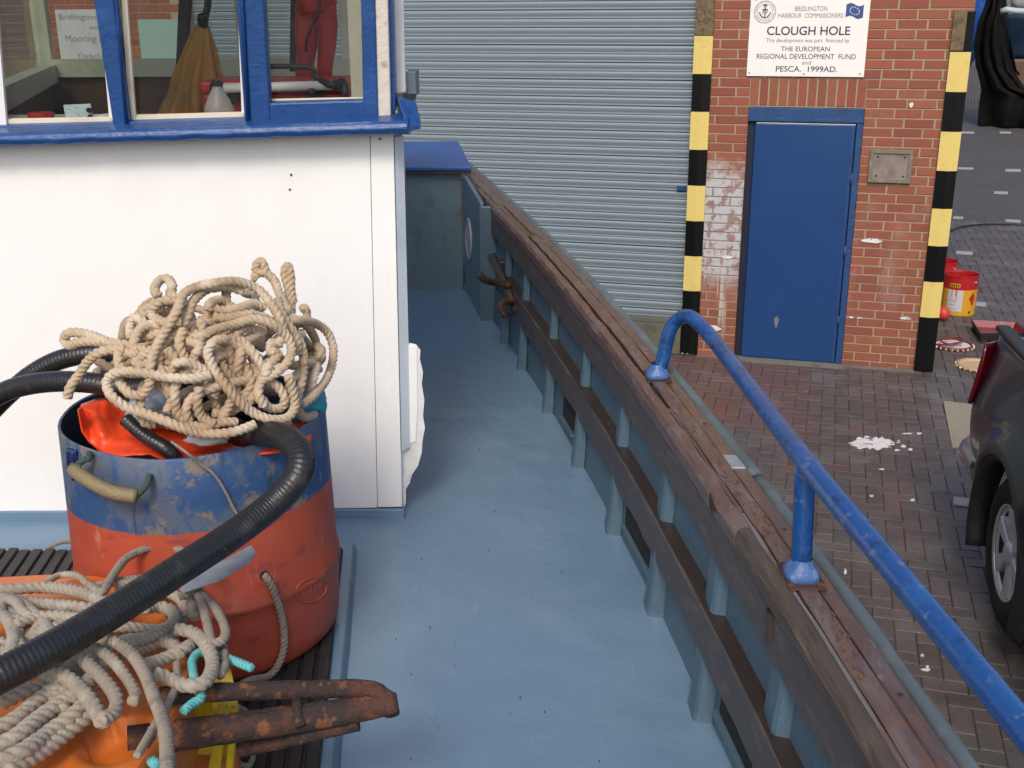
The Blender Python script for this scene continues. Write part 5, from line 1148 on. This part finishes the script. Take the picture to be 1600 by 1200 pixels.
slab('corner_strap', [(360, 1100, .30), (372, 1100, .30), (362, 1215, .14), (350, 1215, .14)], (0, .012, -.012), M_yp, yb)
# rusty grapnel: bent bar folded back on itself, with a branch
gr = thing('rusty_grapnel', onZ(430, 1130, MZ), 'rusty folded grapnel anchor lying across the mat edge', 'anchor')
GZ_ = .36
def gp2(x, y, z): return onZ(x, y, z)
pa = smooth_path([gp2(250, 1088, .40), gp2(330, 1082, .385), gp2(450, 1078, .37), gp2(560, 1076, .36), gp2(590, 1081, .355), gp2(603, 1098, .345)], .012)
d = MB(); d.tube(pa, [.0155*(1+.08*n3(*p, 40)) for p in pa], 14); d.build('bar', M_rust, gr, smooth=True)
pb_ = smooth_path([gp2(200, 1160, .345), gp2(300, 1146, .34), gp2(430, 1128, .33), gp2(540, 1112, .335), gp2(600, 1102, .34), gp2(612, 1098, .34)], .012)
d = MB(); d.tube(pb_, [np.interp(i, [0, len(pb_)*.8, len(pb_)], [.026, .023, .017])*(1+.05*n3(*p, 40)) for i, p in enumerate(pb_)], 16); d.build('shank', M_rust, gr, smooth=True)
pc_ = smooth_path([gp2(372, 1172, .27), gp2(430, 1160, .28), gp2(500, 1144, .30), gp2(560, 1130, .315)], .012)
d = MB(); d.tube(pc_, .013, 12); d.build('bar', M_rust, gr, smooth=True)
d = MB(); d.tube([gp2(464, 1092, .36), gp2(466, 1120, .345), gp2(470, 1135, .335)], .009, 8); d.build('web', M_rust, gr, smooth=True)
d = MB(); d.tube([gp2(596, 1085, .352), gp2(608, 1090, .35), gp2(612, 1116, .335)], .014, 10); d.build('end_weld', M_rust, gr, smooth=True)
# galvanised strip beneath the hose
d = MB(); P = [gp2(x, y, .42) for x, y in ((276, 915), (392, 851), (400, 862), (392, 876), (345, 905), (285, 925))]; d.prism(P, (0, 0, -.004))
tag(d.build('metal_strip', M_galv, bevel=.001), 'galvanised metal strip lying under the black hose', 'metal strip')
d = MB(); rope(d, [onZ(75, 856, .05), onZ(95, 848, .055), onZ(118, 846, .05)], .010); tag(d.build('rope_offcut', M_rope3, smooth=True), 'short rope offcut on the mat left of the drum', 'rope')
d = MB(); rope(d, [onZ(372, 1105, .2), onZ(385, 1120, .12), onZ(370, 1185, .08), onZ(390, 1195, .06), onZ(400, 1160, .06)], .012); tag(d.build('dark_line', M_rope3, smooth=True), 'dark thin line hanging by the yellow box onto the mat', 'rope')

# ================================================================== THINGS ON THE QUAY
# --- paint drums
M_dred = mat('drum_red', (.40, .012, .014), .35, [((.2, .01, .01), 14, .5, .7, .5)]); M_dyel = mat('drum_yellow', (.60, .30, .02), .4); M_dlab = mat('drum_label', (.52, .53, .54), .5, [((.35, .35, .36), 60, .5, .6, .5, (1, 1, 3))])
M_tin = mat('tin_inside', (.22, .05, .05), .4, [((.4, .35, .33), 20, .5, .7, .5)])
def drum(name, px, py, label, r=.165, h=.40, plain=False):
    c = onZ(px, py, GZ); c[2] = GZ; base = np.array([c[0], c[1]+r*.9, GZ])
    t = thing(name, base, label, 'paint drum', 'paint drums by the building corner')
    vdir = -base[:2]/np.linalg.norm(base[:2]); a0_ = math.atan2(vdir[1], vdir[0])
    d = MB(); d.lathe([(0, .004), (r-.006, .004), (r-.003, 0), (r, .004), (r, .06)], base, 40); d.build('base_band', M_dlab if plain else M_dyel, t, smooth=False)
    d = MB(); d.lathe([(r, .06), (r, h*.66)], base, 40); d.build('body', M_dlab if plain else M_dyel, t, smooth=True)
    d = MB(); d.lathe([(r, h*.66), (r, h-.02), (r+.004, h-.012), (r+.004, h), (r-.002, h), (r-.006, h-.02), (r-.008, .1), (0, .08)], base, 40, 0); d.build('top_band', M_dred, t, smooth=False)
    def pt(da, z, o): a = a0_+da; return base+np.array([(r+o)*math.cos(a), (r+o)*math.sin(a), z])
    def patch(nm, d0, d1, z0, z1, m, o=.002):
        d = MB(); d.grid(lambda i, j: pt(d0+(d1-d0)*i, z0+(z1-z0)*j, o), 14, 1); d.build(nm, m, t, smooth=True)
    patch('label', .28-.95, .28+.95-1.0, .045, h*.655, M_dlab)
    if not plain:
        patch('lettering_band', -.6, .02, h*.72, h*.82, M_dyel, .002)
        for k in range(5): patch('lettering', -.55+.11*k, -.55+.11*k+.06, h*.735, h*.80, M_black, .003)
        d = MB(); P = [pt(da, z, .003) for da, z in ((.62, h*.45), (.9, h*.62), (1.0, h*.45), (.9, h*.25))]; d.add(P, [(0, 1, 2, 3)]); d.build('hazard_diamond', M_dred, t)
        d = MB(); P = [pt(da, z, .003) for da, z in ((.66, h*.10), (.74, h*.15), (.80, h*.10), (.74, h*.05))]; d.add(P, [(0, 1, 2, 3)]); d.build('hazard_mark', M_black, t)
        for k in range(3): patch('text_line', -.6, -.1-.1*(k % 2), .07+.04*k, .074+.04*k, M_ink2, .003)
        for da, z0 in ((-.42, .19), (-.16, .16), (-.2, .2)): patch('drip', da, da+.03, z0, h*.66, M_dred, .0035)
    for da in (.95, -2.2):
        d = MB(); q = pt(da, h-.06, .006); d.lathe([(0, .01), (.012, .006), (.014, 0), (.012, -.006), (0, -.01)], q, 10); d.build('handle_lug', M_galv, t, smooth=True)
    return t
drum('paint_drum', 1504, 494, 'red and yellow open paint drum standing clear of the corner guard')
drum('paint_drum', 1472, 470, 'white labelled paint drum half hidden behind the corner guard', plain=True)
# --- lids
M_lidr = mat('lid_rim_red', (.16, .02, .018), .45); M_lidw = mat('lid_white_paint', (.62, .64, .67), .4, [((.2, .03, .03), 14, .60, .66, .8)]); M_lidb = mat('lid_beige', (.52, .36, .20), .5, [((.42, .27, .14), 9, .5, .7, .5)])
def lid(px, py, label, mi, mr, r=.175):
    c = onZ(px, py, GZ); c[2] = GZ+.004; t = thing('drum_lid', c, label, 'lid', 'drum lids lying on the paving')
    d = MB(); d.lathe([(0, .006), (r*.82, .006), (r*.84, .010)], c, 40); d.build('face', mi, t)
    d = MB(); d.lathe([(r*.84, .010), (r*.87, .022), (r*.93, .024), (r*.97, .014), (r*.99, .002), (r*.84, .0)], c, 40); d.build('rim', mr, t, smooth=True)
    for k in range(22):
        a = 2*math.pi*k/22; d = MB(); q = c+np.array([r*math.cos(a), r*math.sin(a), .008]); d.box(q-np.array([.008, .008, .008]), q+np.array([.008, .008, .008])); d.build('tab', M_lidb if k % 3 else M_wpaint, t)
    return t, c
l1, c1 = lid(1489, 541, 'paint drum lid with white paint and a red brown wire on it', M_lidw, M_lidr)
lid(1528, 573, 'beige paint drum lid lying by the pickup tail', M_lidb, mat('lid_rim_tan', (.40, .27, .16), .5), .18)
d = MB(); d.tube(smooth_path([c1+np.array(v) for v in ((-.30, -.05, .10), (-.2, -.02, .03), (-.05, -.10, .04), (.06, -.04, .07), (.02, .09, .05), (-.10, .05, .04), (-.06, -.06, .035), (.1, .02, .035))], .01), .008, 8); tag(d.build('wire_handle', M_lidr, smooth=True), 'red brown wire handle curled on the white painted lid', 'handle')
d = MB(); q = onZ(1472, 500, GZ)+np.array([0, 0, .07]); d.lathe([(0, .07), (.04, .058), (.066, .025), (.07, -.01), (.06, -.04), (.035, -.064), (0, -.07)], q, 18, 0, lambda r, z, th: (r*(1+.05*math.sin(3*th)), z)); tag(d.build('red_ball', mat('red_float_paint', (.55, .05, .035), .45), smooth=True), 'small red ball tucked behind the corner guard', 'ball')
# --- roller tray
M_tray = mat('tray_black', (.02, .02, .02), .5, [((.5, .5, .5), 30, .62, .7, .7)]); M_trayr = mat('tray_paint', (.20, .018, .022), .35, [((.3, .22, .2), 18, .6, .72, .5)])
tr_ = thing('roller_tray', onZ(1550, 520, GZ), 'black paint roller tray coated with dark red paint', 'paint tray')
A0, A1, A2, A3 = [onZ(x, y, GZ+.10)-np.array([0, 0, .0]) for x, y in ((1517, 499), (1588, 503), (1612, 520), (1532, 521))]
def lerp(a, b, t_): return a+(b-a)*t_
cT = (A0+A1+A2+A3)/4
ins = [cT+(p-cT)*.84-np.array([0, 0, .06]) for p in (A0, A1, A2, A3)]; outw = [cT+(p-cT)*.9-np.array([0, 0, .075]) for p in (A0, A1, A2, A3)]; top_ = [A0, A1, A2, A3]; tin = [cT+(p-cT)*.95 for p in top_]
d = MB(); d.add(ins+tin, [(0, 1, 2, 3)]+[(i, (i+1) % 4, 4+(i+1) % 4, 4+i) for i in range(4)]); d.build('paint_well', M_trayr, tr_)
d = MB(); d.add(outw+top_+tin, [(0, 1, 2, 3)]+[(i, (i+1) % 4, 4+(i+1) % 4, 4+i) for i in range(4)]+[(4+i, 4+(i+1) % 4, 8+(i+1) % 4, 8+i) for i in range(4)]); d.build('shell', M_tray, tr_)
for p in (outw[0], outw[3], outw[1]):
    d = MB(); q = p*.9+cT*.1; q[2] = GZ+.012; d.box(q-np.array([.025, .025, .012]), q+np.array([.025, .025, .02])); d.build('foot', M_tray, tr_)
d = MB(); d.tube(smooth_path([onZ(x, y, GZ+.012) for x, y in ((1484, 362), (1500, 355), (1530, 351), (1570, 350), (1620, 352), (1700, 352))], .1), .012, 6); tag(d.build('ground_cable', M_blk, smooth=True), 'thin black cable running across the far paving', 'cable')
# --- pickup truck, parked tail to the building
TA = R(-9.5); TO = np.array([2.405, 4.93, GZ]); eY = np.array([math.sin(-TA), math.cos(TA), 0]); eX = np.array([eY[1], -eY[0], 0])
def tp(x, y, z): return TO+eX*x+eY*y+np.array([0, 0, z])    # x into the vehicle, y towards its tail, z up
tk = thing('pickup_truck', tp(.9, -1.5, 0), 'dark pickup truck with silver alloy wheels parked on the paving', 'vehicle')
M_car = mat('black_car_paint', (.010, .013, .018), .32, [((.03, .035, .04), 6, .5, .7, .5)], coat=.3)
M_trim = mat('black_trim', (.016, .017, .018), .55, [((.04, .04, .04), 20, .5, .7, .5)]); M_tyre = mat('tyre_rubber', (.012, .012, .012), .75, bump=[(.4, 60, 4)]); M_alloy = mat('alloy', (.72, .72, .73), .38, metal=.55); M_chrome = mat('chrome', (.55, .55, .55), .28, metal=1.0)
M_tail = mat('tail_lamp_red', (.085, .004, .010), .2, coat=.5); M_carglass = mat('car_glass', (.01, .012, .014), .06)
TE = .90      # tail position
W_ = 1.78
def side_panel(x0, x1, flip):
    """body side with a round wheel arch; cross-section leans in to the rail"""
    d = MB(); ys = np.r_[np.linspace(-1.25, -.52, 8), np.linspace(-.5, .5, 25), np.linspace(.52, TE, 8)]; V = []; n_ = 12
    for y in ys:
        zb_ = .48
        if abs(y) < .47: zb_ = max(.48, .40+math.sqrt(.47**2-y*y))
        zt_ = 1.275-.02*max(0, (y-.5)/.4)
        for j in range(n_+1):
            t_ = j/n_; z = zb_+(zt_-zb_)*t_
            bul_ = .035*math.exp(-((z-.80)/.22)**2)+.04*math.exp(-((math.hypot(y, z-.4)-.50)/.06)**2)
            rear = .035*max(0, (y-.62)/(TE-.62))**2
            x = x0+.06*max(0, (z-.9)/.33)-bul_+rear
            V.append((x if not flip else W_-x, y, z))
    m_ = n_+1
    V = [tp(*v) for v in V]
    F_ = [(i*m_+j, (i+1)*m_+j, (i+1)*m_+j+1, i*m_+j+1) for i in range(len(ys)-1) for j in range(n_)]
    d.add(V, F_); return d
bed = side_panel(0, 0, False).build('bed_side', M_car, tk, smooth=True, solid=.03); side_panel(0, 0, True).build('bed_side', M_car, tk, smooth=True, solid=.03)
def tbox(lo, hi, nm, m, par=tk, bevel=.01):
    d = MB(); x0, y0, z0 = lo; x1, y1, z1 = hi; d.hexa([tp(x0, y0, z0), tp(x1, y0, z0), tp(x1, y1, z0), tp(x0, y1, z0), tp(x0, y0, z1), tp(x1, y0, z1), tp(x1, y1, z1), tp(x0, y1, z1)]); return d.build(nm, m, par, bevel=bevel)
tbox((.17, TE-.04, .55), (W_-.17, TE, 1.25), 'tailgate', M_car, bevel=.02)
tbox((.12, -1.25, .62), (W_-.12, TE-.04, .66), 'bed_floor', M_trim)
tbox((.12, -1.28, .60), (W_-.12, -1.24, 1.22), 'bed_front', M_car)
for x0 in (.045, W_-.115): tbox((x0, -1.25, 1.272), (x0+.075, TE-.02, 1.305), 'bed_rail_cap', M_trim, bevel=.012)
tbox((.19, TE-.05, 1.252), (W_-.19, TE+.005, 1.28), 'tailgate_cap', M_trim, tk, .01)
# tail lamp wraps the corner
for fl_ in (False, True):
    d = MB(); V = []
    for j, z in enumerate(np.linspace(.86, 1.20, 9)):
        w_ = .5+.5*math.sin(math.pi*j/8)
        for y, x in ((TE-.06*w_-.03, -.042), (TE-.03, -.030), (TE+.014, .03), (TE+.018, .15)):
            xx = x+.05*max(0, (z-.9)/.33); V.append(tp(xx if not fl_ else W_-xx, y+.004, z))
    d.add(V, [(i*4+j, (i+1)*4+j, (i+1)*4+j+1, i*4+j+1) for i in range(8) for j in range(3)]); d.build('tail_lamp', M_tail, tk, smooth=True, solid=.02)
# bumper
d = MB(); pts = [tp(.02, TE-.30, .58), tp(.01, TE-.12, .575), tp(.03, TE+.02, .57), tp(.14, TE+.10, .57), tp(.5, TE+.12, .57), tp(W_-.5, TE+.12, .57), tp(W_-.14, TE+.10, .57), tp(W_-.03, TE+.02, .57), tp(W_-.01, TE-.12, .575), tp(W_-.02, TE-.3, .58)]
d.tube(smooth_path(pts, .04), .075, 14); d.build('rear_bumper', M_chrome, tk, smooth=True)
tbox((.25, TE+.02, .645), (W_-.25, TE+.16, .665), 'bumper_step', M_trim)
tbox((.0, TE-.04, .66), (.16, TE+.07, .76), 'bumper_end', M_trim, tk, .03)
# wheel-arch flare: a broad moulded band
for xs_, sg_ in ((-.055, 1), (W_+.055, -1)):
    for y0 in (0.0, -3.05):
        d = MB(); V = []; an = np.linspace(-.42, math.pi+.42, 40)
        for a in an:
            for r_, xo_ in ((.44, .10), (.445, .0), (.47, -.012), (.53, .005), (.57, .03)):
                V.append(tp(xs_+sg_*xo_, y0+r_*math.cos(a), .40+r_*math.sin(a)))
        d.add(V, [(i*5+j, (i+1)*5+j, (i+1)*5+j+1, i*5+j+1) for i in range(39) for j in range(4)]); d.build('arch_flare', M_trim, tk, smooth=True, solid=.012)
for xs_ in (.0, W_-.24): tbox((xs_, .46, .20), (xs_+.24, .475, .52), 'mud_flap', M_trim, tk, .004)
for xs_ in (.02, W_-.04): tbox((xs_, .44, .47), (xs_+.02, TE, .72), 'quarter_filler', M_car, tk, .004)
def wheel(xo, y0, sgn):
    # tyre, rim, spokes; axle along x
    def wpnt(r, a, x): return tp(xo+sgn*x, y0+r*math.cos(a), .385+r*math.sin(a))
    d = MB(); n_ = 44; pr = [(.235, .02), (.25, .0), (.31, -.008), (.35, .004), (.378, .03), (.385, .07), (.385, .19), (.375, .23), (.34, .25), (.235, .24)]
    V = [wpnt(r, 2*math.pi*k/n_, x) for (r, x) in pr for k in range(n_)]
    d.add(V, [(i*n_+k, i*n_+(k+1) % n_, (i+1)*n_+(k+1) % n_, (i+1)*n_+k) for i in range(len(pr)-1) for k in range(n_)]); w = d.build('wheel', M_tyre, tk, smooth=True)
    d = MB(); pr = [(.232, .012), (.240, .004), (.236, .02), (.215, .03), (.20, .12), (.0, .13)]
    V = [wpnt(r, 2*math.pi*k/n_, x) for (r, x) in pr for k in range(n_)]
    d.add(V, [(i*n_+k, i*n_+(k+1) % n_, (i+1)*n_+(k+1) % n_, (i+1)*n_+k) for i in range(len(pr)-1) for k in range(n_)], 0)
    d.mi = [0]*(3*n_)+[1]*(len(d.f)-3*n_)
    d.build('rim', [M_alloy, M_trim], w, smooth=True)
    for k in range(6):
        a = 2*math.pi*k/6+.35; d = MB()
        def sp(r, da, x): return wpnt(r, a+da, x)
        d.hexa([sp(.05, -.55, .09), sp(.05, .55, .09), sp(.228, .26, .06), sp(.228, -.26, .06), sp(.05, -.42, .02), sp(.05, .42, .02), sp(.226, .19, .012), sp(.226, -.19, .012)]); d.build('spoke', M_alloy, w, bevel=.008)
    d = MB(); V = [wpnt(r, 2*math.pi*k/20, x) for r, x in ((.06, .07), (.06, .012), (.035, .002), (.0, .0)) for k in range(20)]; d.add(V, [(i*20+k, i*20+(k+1) % 20, (i+1)*20+(k+1) % 20, (i+1)*20+k) for i in range(3) for k in range(20)]); d.build('hub_cap', M_alloy, w, smooth=True)
for y0 in (0.0, -3.05): wheel(0.0, y0, 1); wheel(W_, y0, -1)
tbox((.30, -.5, .42), (W_-.30, .6, .60), 'chassis', M_trim); tbox((.26, -.55, .62), (.28, .55, 1.0), 'inner_arch', M_trim); tbox((.3, -3.9, .38), (W_-.3, -.5, .56), 'chassis', M_trim)
# cab and bonnet (mostly out of frame)
d = MB(); sec = [(-1.30, .42, 1.30, .06, 1.30), (-1.35, .42, 1.72, .20, 1.28), (-2.35, .42, 1.74, .20, 1.22), (-3.0, .42, 1.14, .06, 1.08), (-4.0, .46, 1.04, .08, .98), (-4.2, .5, .86, .16, .84)]
V = []
for (y, zb_, zt_, ins_, zm) in sec:
    V += [tp(0, y, zb_), tp(-.01, y, min(zm, zt_-.02)), tp(ins_, y, zt_), tp(W_-ins_, y, zt_), tp(W_+.01, y, min(zm, zt_-.02)), tp(W_, y, zb_)]
d.add(V, [(i*6+j, i*6+(j+1) % 6, (i+1)*6+(j+1) % 6, (i+1)*6+j) for i in range(5) for j in range(6)]+[tuple(range(6)), tuple(30+j for j in range(6))[::-1]]); d.build('cab', M_car, tk, bevel=.03)
for sx in (-.004, W_+.004):
    d = MB(); sgn = 1 if sx < 1 else -1; P = [tp(sx+sgn*.03, -1.5, 1.30), tp(sx+sgn*.03, -2.45, 1.26), tp(sx+sgn*.165, -2.2, 1.66), tp(sx+sgn*.165, -1.48, 1.66)]; d.prism(P, tuple(eX*-.004*sgn)); d.build('side_window', M_carglass, tk)
# --- far right background: laid-up boat under nets, tarpaulin, palisade fence
def farp(x, y, D_): p = onY(x, y, D_); return p
M_net = mat('black_netting', (.006, .006, .0055), .95, [((.016, .015, .011), 3, .5, .7, .6)], bump=[(.6, 12, 6, .05)], spec=.15)
M_tarp = mat('blue_tarpaulin', (.02, .09, .38), .4, [((.04, .14, .5), 1.5, .5, .7, .5)], bump=[(.5, 3, 4, .1)])
YF = 26.0; k_ = YF/1.02/FPX
def heapm(cx_, cy_, rx, ry, Y, m, nm, label, cat, seed, dep=1.0):
    c = onY(cx_, cy_, Y); sc = Y/FPX
    d = MB(); nu, nv = 48, 40
    def fn(i, j):
        th, ph = 2*math.pi*i, math.pi*(j-.5)*.998; v = np.array([math.cos(th)*math.cos(ph), math.sin(th)*math.cos(ph), math.sin(ph)])
        q = 1+.22*n3(v[0]*2+seed, v[1]*2, v[2]*1.2)+.08*math.sin(9*th+3*v[2])+.05*n3(v[0]*8, v[1]*8+seed, v[2]*3)
        p = c+np.array([rx*sc*v[0]*q, dep*v[1]*q, ry*sc*v[2]*(1+.12*n3(v[0]*3, v[1]*3, seed))]); p[2] = max(p[2], GZ-.02); return p
    d.grid(fn, nu, nv); return tag(d.build(nm, m, smooth=True), label, cat)
g0 = onY(1560, 200, YF)
d = MB(); nl = [(-70, 1556), (0, 1542), (40, 1528), (70, 1522), (100, 1525), (140, 1534), (165, 1530), (200, 1528)]; nr = [(-70, 1576), (0, 1572), (60, 1578), (110, 1588), (138, 1612), (150, 1670), (200, 1690)]
def netp(i, j):
    y = -70+270*j; x0, x1 = np.interp(y, [p[0] for p in nl], [p[1] for p in nl]), np.interp(y, [p[0] for p in nr], [p[1] for p in nr])
    x = x0+(x1-x0)*i+2.0*n3(i*4, j*9, 3); Y = 29.4-.9*math.sin(math.pi*min(1, i*1.1))+.16*math.sin(26*i+4*j+2*n3(i*3, j*3, 1))+.25*n3(i*5, j*4, 7)
    p = onY(x, y, Y); p[2] = max(p[2], GZ-.02); return p
d.grid(netp, 90, 60); tag(d.build('black_net', M_net, smooth=True, solid=.03), 'black fishing net draped down from the laid up boat', 'net')
heapm(1522, -25, 26, 118, 31.5, M_tarp, 'tarpaulin', 'blue tarpaulin hanging behind the building corner', 'tarpaulin', 5, .5)
lbt = thing('laid_up_boat', onY(1640, 200, 29), 'blue and brown boat hull with pale gunwale ashore at the top right', 'boat')
def hullgrid(px_of, y0, y1, m, nm, Y0=28.9):
    d = MB()
    def fn(i, j):
        y = y0+(y1-y0)*j; x = px_of(y)+260*i; return onY(x, y, Y0+.6*(1-math.sin(math.pi/2*min(1, i*3))))
    d.grid(fn, 24, 8); return d.build(nm, m, lbt, smooth=True, solid=.05)
M_hb = mat('far_hull_blue', (.012, .03, .06), .4); M_ht = mat('far_hull_brown', (.20, .125, .085), .6, [((.12, .07, .05), 1.2, .5, .7, .5)])
bow = lambda y: np.interp(y, [20, 100, 145, 200], [1566, 1574, 1582, 1600])
hullgrid(bow, 22, 92, M_hb, 'topsides'); hullgrid(bow, 92, 140, M_ht, 'bottom'); hullgrid(lambda y: bow(y)+3, 140, 200, M_net, 'keel')
d = MB(); d.tube(smooth_path([onY(1562, 19, 28.8), onY(1570, 14, 28.7), onY(1580, 16, 28.65), onY(1620, 17, 28.6), onY(1800, 4, 28.5)], .2), .075, 10); d.build('gunwale', mat('pale_gunwale', (.36, .46, .50), .5), lbt, smooth=True)
hullgrid(lambda y: 1579+.1*y, -90, 16, mat('far_cabin', (.42, .40, .42), .5), 'cabin', 29.2)
M_fence = mat('fence_steel', (.10, .09, .10), .6)
pf_ = thing('palisade_fence', onY(1520, 145, 36), 'grey steel palisade fence far behind the building corner', 'fence')
for k in range(26):
    x = 1506+5.2*k; d = MB(); p = onY(x, 146, 36); p[2] = GZ-.02; hz_ = onY(x, 96, 36)[2]-GZ; w_ = .035
    d.add([p+np.array([-w_, 0, 0]), p+np.array([w_, 0, 0]), p+np.array([w_, 0, hz_]), p+np.array([0, 0, hz_+.1]), p+np.array([-w_, 0, hz_])], [(0, 1, 2, 3, 4)]); d.build('pale', M_fence, pf_, solid=.01)
for y in (104, 138):
    d = MB(); d.tube([onY(1490, y, 36.05), onY(1650, y, 36.05)], .04, 6); d.build('rail', M_fence, pf_)
# buildings across the yard
bb = thing('yard_building', (14, 60, GZ), 'dull grey shed closing the far end of the yard', 'building')
d = MB(); d.box((2, 60, GZ-.1), (40, 70, 6)); d.build('wall', mat('far_shed', (.14, .14, .15), .8), bb)
d = MB(); d.add([(1.5, 59.5, 6), (40.5, 59.5, 6), (40.5, 65, 8.4), (1.5, 65, 8.4)], [(0, 1, 2, 3)]); d.build('roof', mat('far_roof', (.10, .10, .11), .8), bb, solid=.2)
